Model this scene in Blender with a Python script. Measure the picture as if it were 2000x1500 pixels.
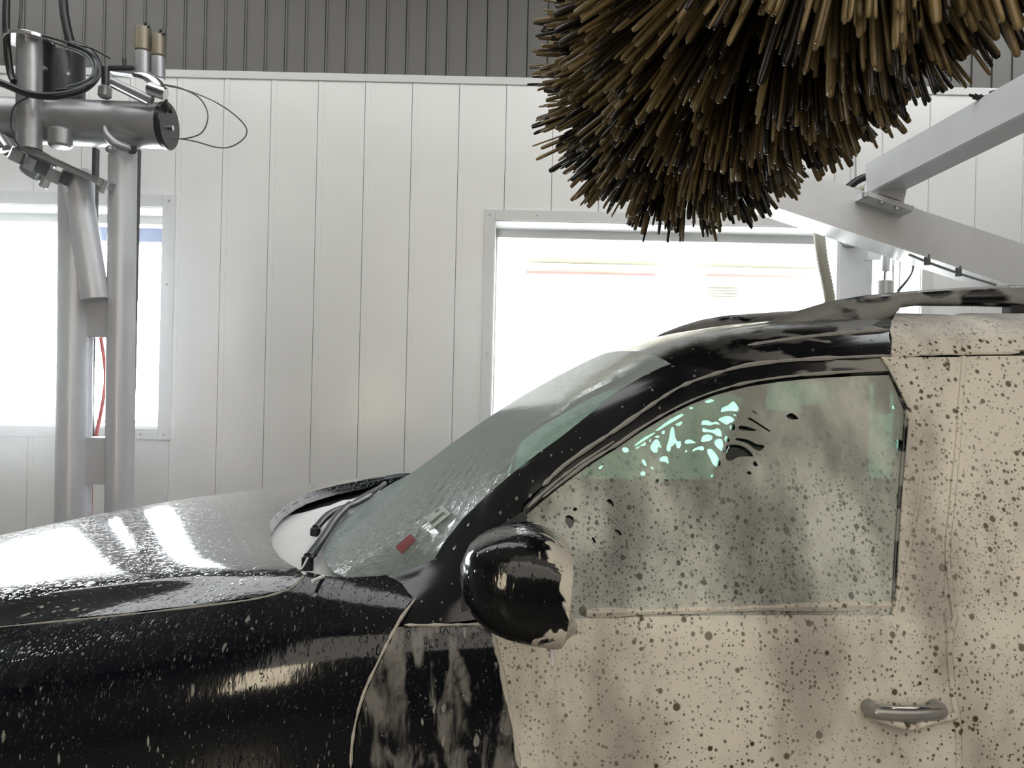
import bpy, bmesh, math, random
import numpy as np
from mathutils import Vector, Matrix, geometry
random.seed(7); rng = np.random.default_rng(7)
sc = bpy.context.scene
for o in list(bpy.data.objects): bpy.data.objects.remove(o, do_unlink=True)
C = sc.collection

# ------------------------------------------------------------------ camera, world, light, exposure
H, F, ROLL = 1.55, 1500.0, math.radians(1.3)
CR = Vector((math.cos(ROLL), 0, math.sin(ROLL))); CU = Vector((-math.sin(ROLL), 0, math.cos(ROLL)))
cam = bpy.data.cameras.new('camera'); co = bpy.data.objects.new('camera', cam); C.objects.link(co)
cam.sensor_width = 36; cam.lens = 36 * F / 2000; cam.clip_start = 0.05
co.matrix_world = Matrix(((CR.x, CU.x, 0, 0), (0, 0, -1, 0), (CR.z, CU.z, 0, H), (0, 0, 0, 1)))
sc.camera = co
sc.view_settings.view_transform = 'Standard'; sc.view_settings.look = 'None'
sc.view_settings.gamma = 1; sc.view_settings.use_curve_mapping = False
sc.view_settings.exposure = 0.22
w = bpy.data.worlds.new('world'); sc.world = w; w.use_nodes = True
w.node_tree.nodes['Background'].inputs[0].default_value = (0.93, 0.97, 1.0, 1)
w.node_tree.nodes['Background'].inputs[1].default_value = 26.0

def area(name, loc, target, sx, sy, power, col, portal=False):
    l = bpy.data.lights.new(name, 'AREA'); l.shape = 'RECTANGLE'; l.size = sx; l.size_y = sy
    l.energy = power; l.color = col
    o = bpy.data.objects.new(name, l); C.objects.link(o); o.location = loc
    o.rotation_euler = (Vector(target) - Vector(loc)).to_track_quat('-Z', 'Y').to_euler()
    if portal: l.cycles.is_portal = True
    return o
area('fill_light', (1.2, -0.9, 3.9), (1.0, 1.4, 1.0), 4.6, 2.2, 20, (1.0, 0.93, 0.82))  # stands in for warm light from behind the camera, source unseen
area('fill_light', (0.6, -2.0, 2.7), (0.9, 1.25, 1.3), 5.4, 2.2, 58, (1.0, 0.92, 0.81))  # added warm fill for the brush underside and the foam
area('fender_reflection_light', (-2.0, -2.25, 1.2), (-0.6, 1.3, 1.0), 0.5, 0.9, 15, (1.0, 0.86, 0.62))  # added lamp, placed to make the beige reflection in the fender
area('fill_light', (-1.5, 2.9, 4.2), (-1.0, 4.0, 0.8), 5.0, 1.4, 48, (0.97, 0.98, 1.0))  # added fill brightening the window wall, no real ceiling lamp
area('fill_light', (2.2, 3.2, 4.2), (1.2, 4.6, 0.8), 5.0, 1.6, 64, (0.95, 0.98, 1.0))  # second added fill for the window wall, right half
area('window_portal', (-3.5, 4.95, 1.95), (-3.5, 0, 1.95), 5.2, 1.5, 1, (1, 1, 1), True)
area('window_portal', (1.2, 4.95, 1.75), (1.2, 0, 1.75), 2.8, 1.7, 1, (1, 1, 1), True)

# ------------------------------------------------------------------ helpers
def P(px, py, d):
    u, v = (px - 1000) / F, (750 - py) / F
    return Vector((d * (u * CR.x + v * CU.x), d, H + d * (u * CR.z + v * CU.z)))
def proj(X, Y, Z):
    dx, dz = X, Z - H
    return 1000 + F * (dx * CR.x + dz * CR.z) / Y, 750 - F * (dx * CU.x + dz * CU.z) / Y

def link(name, me, m=None, parent=None, smooth=False):
    if m is not None and not me.materials: me.materials.append(m)
    o = bpy.data.objects.new(name, me); C.objects.link(o)
    if parent: o.parent = parent
    if smooth: me.polygons.foreach_set('use_smooth', [True] * len(me.polygons))
    return o
def obj(name, bm, m, parent=None, smooth=False, angle=None):
    me = bpy.data.meshes.new(name); bm.normal_update(); bm.to_mesh(me); bm.free()
    o = link(name, me, m, parent, smooth)
    if angle and smooth:
        try: me.set_sharp_from_angle(angle=math.radians(angle))
        except Exception: pass
    return o
def empty(name, loc=(0, 0, 0)):
    o = bpy.data.objects.new(name, None); C.objects.link(o); o.location = loc; o.empty_display_size = .1
    return o
def tag(o, label, cat, group=None, kind=None):
    o['label'] = label; o['category'] = cat
    if group: o['group'] = group
    if kind: o['kind'] = kind
    return o
def struct(o): o['kind'] = 'structure'; return o

def add_box(bm, lo, hi, bev=0):
    g = bmesh.ops.create_cube(bm, size=1)
    c = [(a + b) / 2 for a, b in zip(lo, hi)]; s = [abs(b - a) for a, b in zip(lo, hi)]
    for v in g['verts']: v.co = Vector((c[0] + v.co.x * s[0], c[1] + v.co.y * s[1], c[2] + v.co.z * s[2]))
    if bev:
        es = list({e for v in g['verts'] for e in v.link_edges})
        bmesh.ops.bevel(bm, geom=es, offset=bev, segments=2, affect='EDGES', profile=.6)
def add_bar(bm, p, q, wd, ht, up=(0, 0, 1), bev=0):
    """box between p and q: wd across, ht along up"""
    p, q = Vector(p), Vector(q); z = (q - p); L = z.length; z.normalize()
    x = Vector(up).cross(z); x.normalize(); y = z.cross(x)
    g = bmesh.ops.create_cube(bm, size=1)
    for v in g['verts']: v.co = (p + q) / 2 + x * v.co.x * wd + y * v.co.y * ht + z * v.co.z * L
    if bev:
        es = list({e for v in g['verts'] for e in v.link_edges})
        bmesh.ops.bevel(bm, geom=es, offset=bev, segments=2, affect='EDGES')
def add_tube(bm, pts, r, n=10, cap=True, closed=False):
    pts = [Vector(p) for p in pts]; rs = r if isinstance(r, (list, tuple)) else [r] * len(pts)
    rings = []; N = len(pts); ref = None
    for i, p in enumerate(pts):
        a = pts[i - 1] if i > 0 else (pts[-1] if closed else p); b = pts[i + 1] if i < N - 1 else (pts[0] if closed else p)
        t = (b - a).normalized()
        if ref is None: ref = t.orthogonal().normalized()
        ref = (ref - t * ref.dot(t)).normalized(); s = t.cross(ref)
        rings.append([bm.verts.new(p + (ref * math.cos(k * 2 * math.pi / n) + s * math.sin(k * 2 * math.pi / n)) * rs[i]) for k in range(n)])
    for i in range(N - 1 + (1 if closed else 0)):
        A, B = rings[i], rings[(i + 1) % N]
        for k in range(n): bm.faces.new((A[k], A[(k + 1) % n], B[(k + 1) % n], B[k]))
    if cap and not closed:
        bm.faces.new(rings[0][::-1]); bm.faces.new(rings[-1])
def spline(pts, k=8):
    pts = [Vector(p) for p in pts]; out = []
    for i in range(len(pts) - 1):
        p0 = pts[max(i - 1, 0)]; p1, p2 = pts[i], pts[i + 1]; p3 = pts[min(i + 2, len(pts) - 1)]
        for j in range(k):
            t = j / k
            out.append(.5 * ((2 * p1) + (p2 - p0) * t + (2 * p0 - 5 * p1 + 4 * p2 - p3) * t * t + (3 * p1 - p0 - 3 * p2 + p3) * t ** 3))
    out.append(pts[-1]); return out
def tube_obj(name, pts, r, m, parent, n=10, k=8, smooth=True):
    bm = bmesh.new(); add_tube(bm, spline(pts, k) if k > 1 else pts, r, n); return obj(name, bm, m, parent, smooth, 50)
def box_obj(name, lo, hi, m, parent, bev=.003):
    bm = bmesh.new(); add_box(bm, lo, hi, bev); return obj(name, bm, m, parent)
def bar_obj(name, p, q, wd, ht, m, parent, up=(0, 0, 1), bev=.004):
    bm = bmesh.new(); add_bar(bm, p, q, wd, ht, up, bev); return obj(name, bm, m, parent)
def add_cyl(bm, p, q, r, n=20, bev=0):
    p, q = Vector(p), Vector(q); t = (q - p).normalized()
    if bev: add_tube(bm, [p, p + t * 1e-4, p + t * bev, q - t * bev, q - t * 1e-4, q], [r - bev, r - bev, r, r, r - bev, r - bev], n)
    else: add_tube(bm, [p, q], r, n)
def cyl_obj(name, p, q, r, m, parent, n=20, bev=0):
    bm = bmesh.new(); add_cyl(bm, p, q, r, n, bev); return obj(name, bm, m, parent, True, 40)

# ------------------------------------------------------------------ materials
class NT:
    def __init__(s, name):
        s.m = bpy.data.materials.new(name); s.m.use_nodes = True; s.t = s.m.node_tree; s.n = s.t.nodes; s.l = s.t.links
        s.n.clear(); s.out = s.n.new('ShaderNodeOutputMaterial')
    def node(s, ty, **kw):
        n = s.n.new(ty)
        for k, v in kw.items():
            if k in n.inputs: s.set(n.inputs[k], v)
            else: setattr(n, k, v)
        return n
    def set(s, inp, v):
        if isinstance(v, bpy.types.NodeSocket): s.l.new(v, inp)
        elif isinstance(v, tuple) and len(v) == 3 and inp.type == 'RGBA': inp.default_value = (*v, 1)
        else: inp.default_value = v
    def math(s, op, a, b=0.0, c=None, clamp=False):
        n = s.n.new('ShaderNodeMath'); n.operation = op; n.use_clamp = clamp
        s.set(n.inputs[0], a); s.set(n.inputs[1], b)
        if c is not None: s.set(n.inputs[2], c)
        return n.outputs[0]
    def coord(s, scale=(1, 1, 1), rot=(0, 0, 0), loc=(0, 0, 0)):
        tc = s.n.new('ShaderNodeTexCoord'); mp = s.n.new('ShaderNodeMapping'); s.l.new(tc.outputs['Object'], mp.inputs[0])
        mp.inputs['Scale'].default_value = scale; mp.inputs['Rotation'].default_value = rot; mp.inputs['Location'].default_value = loc
        return mp.outputs[0]
    def noise(s, vec, scale, detail=2, rough=.5, dist=0):
        n = s.n.new('ShaderNodeTexNoise'); s.l.new(vec, n.inputs['Vector']); n.inputs['Scale'].default_value = scale
        n.inputs['Detail'].default_value = detail; n.inputs['Roughness'].default_value = rough; n.inputs['Distortion'].default_value = dist
        return n.outputs['Fac']
    def vor(s, vec, scale, rand=1.0):
        n = s.n.new('ShaderNodeTexVoronoi'); s.l.new(vec, n.inputs['Vector']); n.inputs['Scale'].default_value = scale
        n.inputs['Randomness'].default_value = rand
        sp = s.n.new('ShaderNodeSeparateColor'); s.l.new(n.outputs['Color'], sp.inputs[0])
        return n.outputs['Distance'], sp.outputs[0], sp.outputs[1]
    def step(s, v, lo, hi):
        n = s.n.new('ShaderNodeMapRange'); n.interpolation_type = 'SMOOTHSTEP'; s.set(n.inputs[0], v)
        n.inputs[1].default_value = lo; n.inputs[2].default_value = hi; return n.outputs[0]
    def mix(s, f, a, b):
        n = s.n.new('ShaderNodeMix'); n.data_type = 'RGBA'; s.set(n.inputs[0], f); s.set(n.inputs[6], a); s.set(n.inputs[7], b); return n.outputs[2]
    def mixs(s, f, a, b):
        n = s.n.new('ShaderNodeMixShader'); s.set(n.inputs[0], f); s.l.new(a, n.inputs[1]); s.l.new(b, n.inputs[2]); return n.outputs[0]
    def bump(s, h, strength=.5, dist=.002):
        n = s.n.new('ShaderNodeBump'); s.set(n.inputs['Height'], h); n.inputs['Strength'].default_value = strength; n.inputs['Distance'].default_value = dist
        return n.outputs[0]
    def bsdf(s, **kw):
        n = s.n.new('ShaderNodeBsdfPrincipled')
        for k, v in kw.items(): s.set(n.inputs[k.replace('_', ' ')], v)
        return n.outputs[0]
    def fin(s, sh): s.l.new(sh, s.out.inputs[0]); return s.m

def simple(name, col, rough=.5, metal=0, bump=0, var=.12, scale=8, coat=0):
    t = NT(name); v = t.coord(); n = t.noise(v, scale, 4, .6)
    c = t.mix(n, tuple(x * (1 - var) for x in col), tuple(min(1, x * (1 + var)) for x in col))
    kw = dict(Base_Color=c, Roughness=t.math('ADD', rough - .06, t.math('MULTIPLY', n, .12)), Metallic=metal, Coat_Weight=coat)
    if bump: kw['Normal'] = t.bump(t.noise(v, scale * 12, 3), bump, .002)
    return t.fin(t.bsdf(**kw))
M = {}
M['wall_panel'] = simple('white_pvc_panel', (.80, .80, .77), .22, 0, .03, .05, 3)
M['upper'] = simple('grey_ribbed_cladding', (.125, .12, .106), .5, 0, .06, .12, 4)
M['gap'] = simple('dark_gap', (.03, .03, .03), .8)
M['trim'] = simple('white_trim', (.66, .66, .64), .35, 0, 0, .04)
M['reveal'] = simple('white_reveal', (.85, .85, .84), .5, 0, 0, .02)
M['ceiling'] = simple('ceiling_grey', (.35, .35, .33), .7)
M['sidewall'] = simple('side_wall_grey', (.30, .29, .27), .5)
M['nearwall'] = simple('near_wall_dark', (.05, .048, .044), .6)
M['floor'] = simple('wet_concrete', (.16, .155, .15), .25, 0, .2, .3, 3)
M['out_wall'] = simple('sunlit_white_render', (.85, .83, .80), .8)
M['cream'] = simple('cream_fascia', (.26, .24, .17), .7)
M['rose'] = simple('faded_red_line', (.30, .17, .16), .6)
M['blue'] = simple('blue_grey_beam', (.022, .035, .075), .6)
M['out_ground'] = simple('pale_asphalt', (.5, .5, .48), .9)
M['galv'] = simple('wet_galvanised_steel', (.36, .365, .37), .34, .55, .12, .25, 10)
M['galv_light'] = simple('white_galvanised_paint', (.72, .73, .74), .3, .1, .10, .12, 6)
M['chrome'] = simple('chrome', (.75, .75, .76), .12, 1)
M['darksteel'] = simple('dark_steel', (.06, .06, .065), .35, .6)
M['black'] = simple('black_rubber', (.012, .012, .013), .32, 0, .1)
M['bronze'] = simple('aged_brass', (.24, .21, .15), .4, .5, .1, .3)
M['red'] = simple('red_hose', (.50, .07, .05), .4)
M['cable'] = simple('green_grey_cable', (.10, .13, .12), .35, .3)
M['hosegrey'] = simple('corrugated_beige_hose', (.36, .34, .27), .5)
M['interior'] = simple('dark_upholstery', (.012, .013, .013), .7)
M['plastic'] = simple('black_plastic', (.010, .011, .013), .5, 0, .1)
M['core'] = simple('brush_core', (.012, .010, .008), .7)

def t_beads(t, vec, scale, lo, hi, keep):
    """isolated round-ish beads: mask 0..1"""
    d, r, g = t.vor(vec, scale)
    rad = t.math('MULTIPLY', r, hi); on = t.math('GREATER_THAN', g, keep)
    q = t.math('DIVIDE', d, t.math('MAXIMUM', rad, lo))
    return t.math('MULTIPLY', t.math('SUBTRACT', 1.0, t.step(q, .7, 1.05)), on)
def paint(name, stretch, rot, fleck=.62, sheen=.35, bscale=110, ripple=.5, streak=False, col=(.004, .005, .0075), bs=.5):
    t = NT(name); vec = t.coord(stretch, rot)
    wob = t.node('ShaderNodeVectorMath', operation='ADD'); nn = t.n.new('ShaderNodeTexNoise'); nn.inputs['Scale'].default_value = 60
    t.l.new(vec, nn.inputs['Vector']); sc_ = t.node('ShaderNodeVectorMath', operation='SCALE'); t.l.new(nn.outputs['Color'], sc_.inputs[0]); sc_.inputs['Scale'].default_value = .012
    t.l.new(vec, wob.inputs[0]); t.l.new(sc_.outputs[0], wob.inputs[1]); v2 = wob.outputs[0]
    b1 = t_beads(t, v2, bscale, .08, .46, .25); b2 = t_beads(t, v2, bscale * 2.3, .1, .5, .3)
    fl = t_beads(t, v2, bscale * .55, .05, .30, fleck); fl2 = t_beads(t, v2, bscale * 1.3, .05, .32, fleck)
    film = t.noise(v2, 22, 3, .6)
    big = t.noise(t.coord((1, 1, 1)), 5, 2)
    flk = t.math('MULTIPLY', t.math('MAXIMUM', fl, t.math('MULTIPLY', fl2, .7)), t.step(big, .30, .60))
    h = t.math('ADD', t.math('MULTIPLY', b1, .8), t.math('ADD', t.math('MULTIPLY', b2, .4), t.math('ADD', t.math('MULTIPLY', film, ripple), t.math('MULTIPLY', flk, .6))))
    nrm = t.bump(h, bs, .0016)
    fac = t.math('MULTIPLY', flk, .75)
    if streak:
        s1 = t.noise(t.coord((11, 6, 2.2), (0, 0, 0), (3, 1, .4)), 1.0, 3, .55, .6)
        s2 = t.noise(t.coord((40, 20, 14)), 1.0, 3, .6, .4)
        m = t.step(t.math('ADD', s1, t.math('MULTIPLY', t.math('SUBTRACT', s2, .5), .5)), .50, .60)
        m = t.math('MULTIPLY', m, t.step(s2, .25, .7))
        fac = t.math('MAXIMUM', fac, t.math('MULTIPLY', m, .45))
    c = t.mix(fac, col, (.42, .41, .38))
    return t.fin(t.bsdf(Base_Color=c, Roughness=t.math('ADD', .10, t.math('MULTIPLY', fac, .5)), Normal=nrm, Coat_Weight=sheen, Coat_Roughness=.05, Coat_Normal=nrm, IOR=1.5))
M['paint_hood'] = paint('wet_black_hood_paint', (.55, 1.5, 1), (0, 0, .25), .45, 1.0, 95, .8, bs=.38)
M['paint_side'] = paint('wet_black_side_paint', (1.6, 1, .55), (0, .35, 0), .66, .0, 75, .5, bs=.8)
M['paint_door'] = paint('soapy_black_door_paint', (1.5, 1, .6), (0, .1, 0), .72, .0, 75, .4, True, bs=.7)
M['paint_roof'] = paint('wet_black_roof_paint', (1.0, 1.4, .8), (0, .5, 0), .45, .3, 75, .5)
M['paint_mirror'] = paint('wet_black_mirror_paint', (1.6, 1, .5), (0, -.3, 0), .8, .6, 110, .4)

def film_paint(name, thr=.5, col=(.30, .30, .285)):
    """black paint under a torn soap film of worm-shaped gaps"""
    t = NT(name); n = t.noise(t.coord((10, 10, 24), (0, .12, 0)), 1.0, 2, .45, .5)
    n2 = t.noise(t.coord((60, 60, 60)), 1, 3)
    m = t.step(n, thr, thr + .09)
    # no holes toward the front, film thickens rearwards: tied to the body length
    sx = t.node('ShaderNodeSeparateXYZ'); tc = t.n.new('ShaderNodeTexCoord'); t.l.new(tc.outputs['Object'], sx.inputs[0])
    x = t.step(sx.outputs[0], .30, .66)
    m = t.math('MULTIPLY', m, t.math('ADD', .0, t.math('MULTIPLY', x, .9)))
    c = t.mix(m, (.008, .009, .011), t.mix(n2, tuple(a * .8 for a in col), tuple(a * 1.15 for a in col)))
    fl = t_beads(t, t.coord((1.2, 1, .8), (0, .5, 0)), 75, .05, .32, .55)
    c = t.mix(t.math('MULTIPLY', fl, t.math('SUBTRACT', .5, t.math('MULTIPLY', x, .5))), c, (.3, .3, .29))
    return t.fin(t.bsdf(Base_Color=c, Roughness=t.math('ADD', .16, t.math('MULTIPLY', m, .4)), Normal=t.bump(t.math('ADD', m, t.math('MULTIPLY', fl, .6)), .4, .002)))
M['paint_film'] = film_paint('black_paint_with_torn_soap_film', .49)
M['rail_film'] = film_paint('roof_rail_with_torn_soap_film', .40, (.28, .28, .27))

def foam(name, base, dark, thin=None, dots=1.0, fold=.5, glassy=False):
    t = NT(name)
    v = t.coord((1, .02, .92)); big = t.noise(t.coord((5.5, 2, 2.0), (0, .12, 0)), 1, 3, .5, .4); med = t.noise(t.coord((14, 6, 8)), 1, 4, .6)
    den = t.step(t.noise(t.coord((6, 2, 5)), 1, 2), .30, .65)
    b = None; shade = None
    for k, (s_, hi, keep) in enumerate(((40, .30, .58), (75, .36, .36), (140, .42, .25), (260, .42, .35))):
        q = t_beads(t, t.coord((1, .02, .92), (0, 0, 0), (k * 3.1, k * .7, k * 1.7)), s_, .04, hi * dots, keep)
        q = t.math('MULTIPLY', q, (1.0, 1.0, .85, .65)[k])
        b = q if b is None else t.math('MAXIMUM', b, q)
    b = t.math('MULTIPLY', b, t.math('ADD', .65, t.math('MULTIPLY', den, .35)))
    if glassy:
        s3 = t.node('ShaderNodeSeparateXYZ'); t3 = t.n.new('ShaderNodeTexCoord'); t.l.new(t3.outputs['Object'], s3.inputs[0])
        b = t.math('MULTIPLY', b, t.math('SUBTRACT', 1.0, t.math('MULTIPLY', t.step(s3.outputs[2], 1.30, 1.50), .85)))
    c0 = t.mix(t.step(t.math('ADD', t.math('MULTIPLY', big, .7), t.math('MULTIPLY', med, .3)), .36, .62), tuple(a * (1 - fold) for a in base), tuple(min(1, a * 1.08) for a in base))
    c = t.mix(b, c0, dark)
    nrm = t.bump(t.math('ADD', t.math('MULTIPLY', big, 3.0), t.math('SUBTRACT', t.math('MULTIPLY', med, .6), t.math('MULTIPLY', b, .7))), .5, .004)
    sh = t.bsdf(Base_Color=c, Roughness=t.math('SUBTRACT', .62, t.math('MULTIPLY', b, .4)), Normal=nrm)
    if glassy:
        tr = t.node('ShaderNodeBsdfTransparent'); tr.inputs[0].default_value = (.085, .14, .115, 1)
        sx = t.node('ShaderNodeSeparateXYZ'); tc = t.n.new('ShaderNodeTexCoord'); t.l.new(tc.outputs['Object'], sx.inputs[0])
        hz = t.step(sx.outputs[2], 1.18, 1.62); hx = t.step(sx.outputs[0], .05, .75)
        a = t.math('SUBTRACT', t.math('ADD', t.math('MULTIPLY', t.math('SUBTRACT', med, .5), 1.0), t.math('ADD', .80, t.math('MULTIPLY', t.math('SUBTRACT', big, .5), 1.5))), t.math('MULTIPLY', hz, .35))
        a = t.math('ADD', a, t.math('MULTIPLY', hx, .12))
        a = t.math('MINIMUM', t.math('MAXIMUM', a, .60), .985)
        sh = t.mixs(a, tr.outputs[0], sh)
    return t.fin(sh)
M['foam'] = foam('beige_soap_foam', (.72, .68, .60), (.085, .062, .032), fold=.46)
M['foam_glass'] = foam('thin_soap_foam_on_glass', (.56, .58, .53), (.03, .035, .025), fold=.40, glassy=True)
def foam_plain(name, col, sc_=30):
    t = NT(name); v = t.coord(); n = t.noise(v, sc_, 4, .6); n2 = t.noise(v, sc_ * 6, 2)
    d = t_beads(t, v, 260, .05, .3, .6)
    return t.fin(t.bsdf(Base_Color=t.mix(t.math('MULTIPLY', d, .4), t.mix(n, tuple(a * .85 for a in col), col), tuple(a * .4 for a in col)), Roughness=.55,
                        Normal=t.bump(t.math('ADD', n, t.math('MULTIPLY', n2, .2)), .6, .008)))
M['foam_white'] = foam_plain('white_thick_foam', (.88, .88, .88))
M['foam_line'] = foam_plain('foam_line', (.62, .59, .52), 60)
M['foam_dim'] = foam_plain('thin_foam_line', (.34, .34, .32), 60)

def thin_glass(name, tint, film, filmcol, ripple=0, rscale=(1, 1, 1), rrot=(0, 0, 0), fres=1.5):
    t = NT(name); tr = t.node('ShaderNodeBsdfTransparent'); tr.inputs[0].default_value = (*tint, 1)
    gl = t.node('ShaderNodeBsdfGlossy'); gl.inputs['Roughness'].default_value = .06
    fr = t.node('ShaderNodeFresnel'); fr.inputs['IOR'].default_value = fres
    df = t.node('ShaderNodeBsdfDiffuse'); df.inputs[0].default_value = (*filmcol, 1)
    if ripple:
        v = t.coord(rscale, rrot); h = t.math('ADD', t.noise(v, 1.0, 3, .6, .8), t.math('MULTIPLY', t.noise(v, .4, 2, .5), .6))
        nb = t.bump(h, ripple, .005); t.l.new(nb, gl.inputs['Normal']); t.l.new(nb, fr.inputs['Normal']); t.l.new(nb, df.inputs['Normal'])
    body = t.mixs(film, tr.outputs[0], df.outputs[0])
    return t.fin(t.mixs(t.math('MULTIPLY', fr.outputs[0], 1.0), body, gl.outputs[0]))
M['windshield'] = thin_glass('wet_green_windshield', (.08, .12, .105), .55, (.30, .37, .34), 1.0, (70, 260, 60), (0, 0, .9), 1.55)
M['glass'] = thin_glass('green_tinted_glass', (.40, .55, .48), .02, (.2, .25, .22), 0)
M['window_pane'] = thin_glass('clear_window_pane', (.97, .98, .98), .01, (.8, .8, .8), 0, fres=1.2)

def bristle_mat():
    t = NT('brown_plastic_bristles'); a = t.node('ShaderNodeAttribute', attribute_name='tone'); 
    v = t.coord(); n = t.noise(v, 40, 3)
    c = t.mix(a.outputs['Fac'], (.010, .008, .007), (.40, .29, .13))
    c = t.mix(t.math('MULTIPLY', n, .35), c, (.03, .02, .01))
    p = t.bsdf(Base_Color=c, Roughness=.27, Normal=t.bump(t.noise(v, 350, 2), .25, .001))
    tl = t.node('ShaderNodeBsdfTranslucent'); t.l.new(c, tl.inputs[0])
    return t.fin(t.mixs(.22, p, tl.outputs[0]))
M['bristle'] = bristle_mat()

# ------------------------------------------------------------------ setting
WY = 4.6
win = [(-6.2, P(315, 600, WY).x, 1.235, P(300, 405, WY).z), (P(963, 600, WY).x, P(1797, 600, WY).x, 0.93, P(1000, 431, WY).z)]
WTOP = P(1000, 152, WY).z
def clip_cols(x0, x1, z0, z1):
    """rectangles of the column x0..x1 left by the windows"""
    segs = [(x0, x1, z0, z1)]
    for a, b, c, d in win:
        nxt = []
        for (p, q, r, s) in segs:
            if q <= a or p >= b: nxt.append((p, q, r, s)); continue
            if p < a: nxt.append((p, a, r, s))
            if q > b: nxt.append((b, q, r, s))
            m0, m1 = max(p, a), min(q, b)
            if r < c: nxt.append((m0, m1, r, c))
            if s > d: nxt.append((m0, m1, d, s))
        segs = nxt
    return [g for g in segs if g[1] - g[0] > .004 and g[3] - g[2] > .004]
bm = bmesh.new()
for (a, b, c, d) in clip_cols(-6.6, 6.6, 0, 4.6): add_box(bm, (a, WY + .03, c), (b, WY + .34, d))
back = struct(obj('wall_back', bm, M['gap'], None))
xp = P(705, 560, WY).x; pw = .282
k = -20
while xp + k * pw < 6.4:
    x0 = xp + k * pw
    if x0 > -6.4:
        bm = bmesh.new()
        for (a, b, c, d) in clip_cols(x0 + .0015, x0 + pw - .0015, 0.02, WTOP - .03): add_box(bm, (a, WY, c), (b, WY + .032, d))
        # raised tongue along one edge of the board
        for (a, b, c, d) in clip_cols(x0 + .006, x0 + .034, 0.02, WTOP - .03):
            if b - a > .02: add_box(bm, (a, WY - .0025, c), (b, WY + .001, d))
        obj('wall_panel', bm, M['wall_panel'], back)
    k += 1
bm = bmesh.new(); add_box(bm, (-6.5, WY - .012, WTOP - .045), (6.5, WY + .02, WTOP), .003)
struct(obj('trim_1', bm, M['trim']))
bm = bmesh.new(); add_box(bm, (-6.6, WY + .05, WTOP - .02), (6.6, WY + .09, 4.4))
up = struct(obj('wall_back_upper', bm, M['gap']))
uw = .1215; xs = P(1030, 80, WY).x; k = -60
while xs + k * uw < 6.4:
    x0 = xs + k * uw
    if x0 > -6.5:
        bm = bmesh.new(); add_box(bm, (x0 + .004, WY + .02, WTOP + .004), (x0 + uw - .003, WY + .055, 4.38))
        add_box(bm, (x0 + .004, WY + .012, WTOP + .004), (x0 + .013, WY + .022, 4.38))
        obj('ribbed_panel', bm, M['upper'], up)
    k += 1
def wallbox(name, lo, hi, m): return struct(box_obj(name, lo, hi, m, None, 0))
wallbox('floor', (-6.6, -2.4, -.1), (6.6, 4.94, 0), M['floor'])
wallbox('ceiling', (-6.6, -2.4, 4.4), (6.6, 4.94, 4.5), M['ceiling'])
wallbox('wall_left', (-6.7, -2.4, 0), (-6.6, 4.94, 4.4), M['sidewall'])
wallbox('wall_right', (6.6, -2.4, 0), (6.7, 4.94, 4.4), M['sidewall'])
wallbox('wall_front', (-6.6, -2.5, 0), (6.6, -2.4, 4.4), M['nearwall'])
for i, (a, b, c, d) in enumerate(win):
    r = struct(empty('window_%d' % (i + 1), (a, WY, c)))
    def wb(name, lo, hi, m, bev=.002):
        o = box_obj(name, [lo[j] - r.location[j] for j in range(3)], [hi[j] - r.location[j] for j in range(3)], m, r, bev); return o
    cw = .062 if i else .076
    wb('casing', (a - cw, WY - .015, c - .065), (a, WY + .001, d + cw), M['trim']); wb('casing', (b, WY - .015, c - .065), (b + cw, WY + .001, d + cw), M['trim'])
    wb('casing', (a, WY - .0155, d), (b, WY + .001, d + cw), M['trim']); wb('casing', (a, WY - .0155, c - .065), (b, WY + .001, c), M['trim'])
    bm = bmesh.new(); L = [r.location[j] for j in range(3)]
    for lo, hi in (((a - .001, WY, c), (a + .004, WY + .34, d)), ((b - .004, WY, c), (b + .001, WY + .34, d)), ((a, WY, d - .004), (b, WY + .34, d + .001)), ((a, WY, c - .001), (b, WY + .34, c + .012))):
        add_box(bm, [lo[j] - L[j] for j in range(3)], [hi[j] - L[j] for j in range(3)])
    obj('reveal', bm, M['reveal'], r)
    bm = bmesh.new(); s = .035
    for lo, hi in (((a, 4.84, d - s - .02), (b, 4.89, d)), ((a, 4.84, c), (b, 4.89, c + s)), ((a, 4.84, c), (a + s * .35, 4.89, d)), ((b - s * .35, 4.84, c), (b, 4.89, d))):
        add_box(bm, [lo[j] - L[j] for j in range(3)], [hi[j] - L[j] for j in range(3)], .004)
    obj('sash', bm, M['trim'], r)
    wb('pane', (a, 4.862, c), (b, 4.866, d), M['window_pane'], 0)
    for (sx, sz) in ((a - cw / 2, d + cw / 2), (b + cw / 2, d + cw / 2), (b + cw / 2, c - .035), (b + cw / 2, (c + d) / 2 + .2), (a - cw / 2, (c + d) / 2), (a + .25, d + cw / 2), (b - .3, d + cw / 2), (b - .1, c - .035)):
        bm = bmesh.new(); add_cyl(bm, (sx - L[0], -.020, sz - L[2]), (sx - L[0], -.014, sz - L[2]), .006, 8); obj('screw', bm, M['galv'], r)

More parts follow.
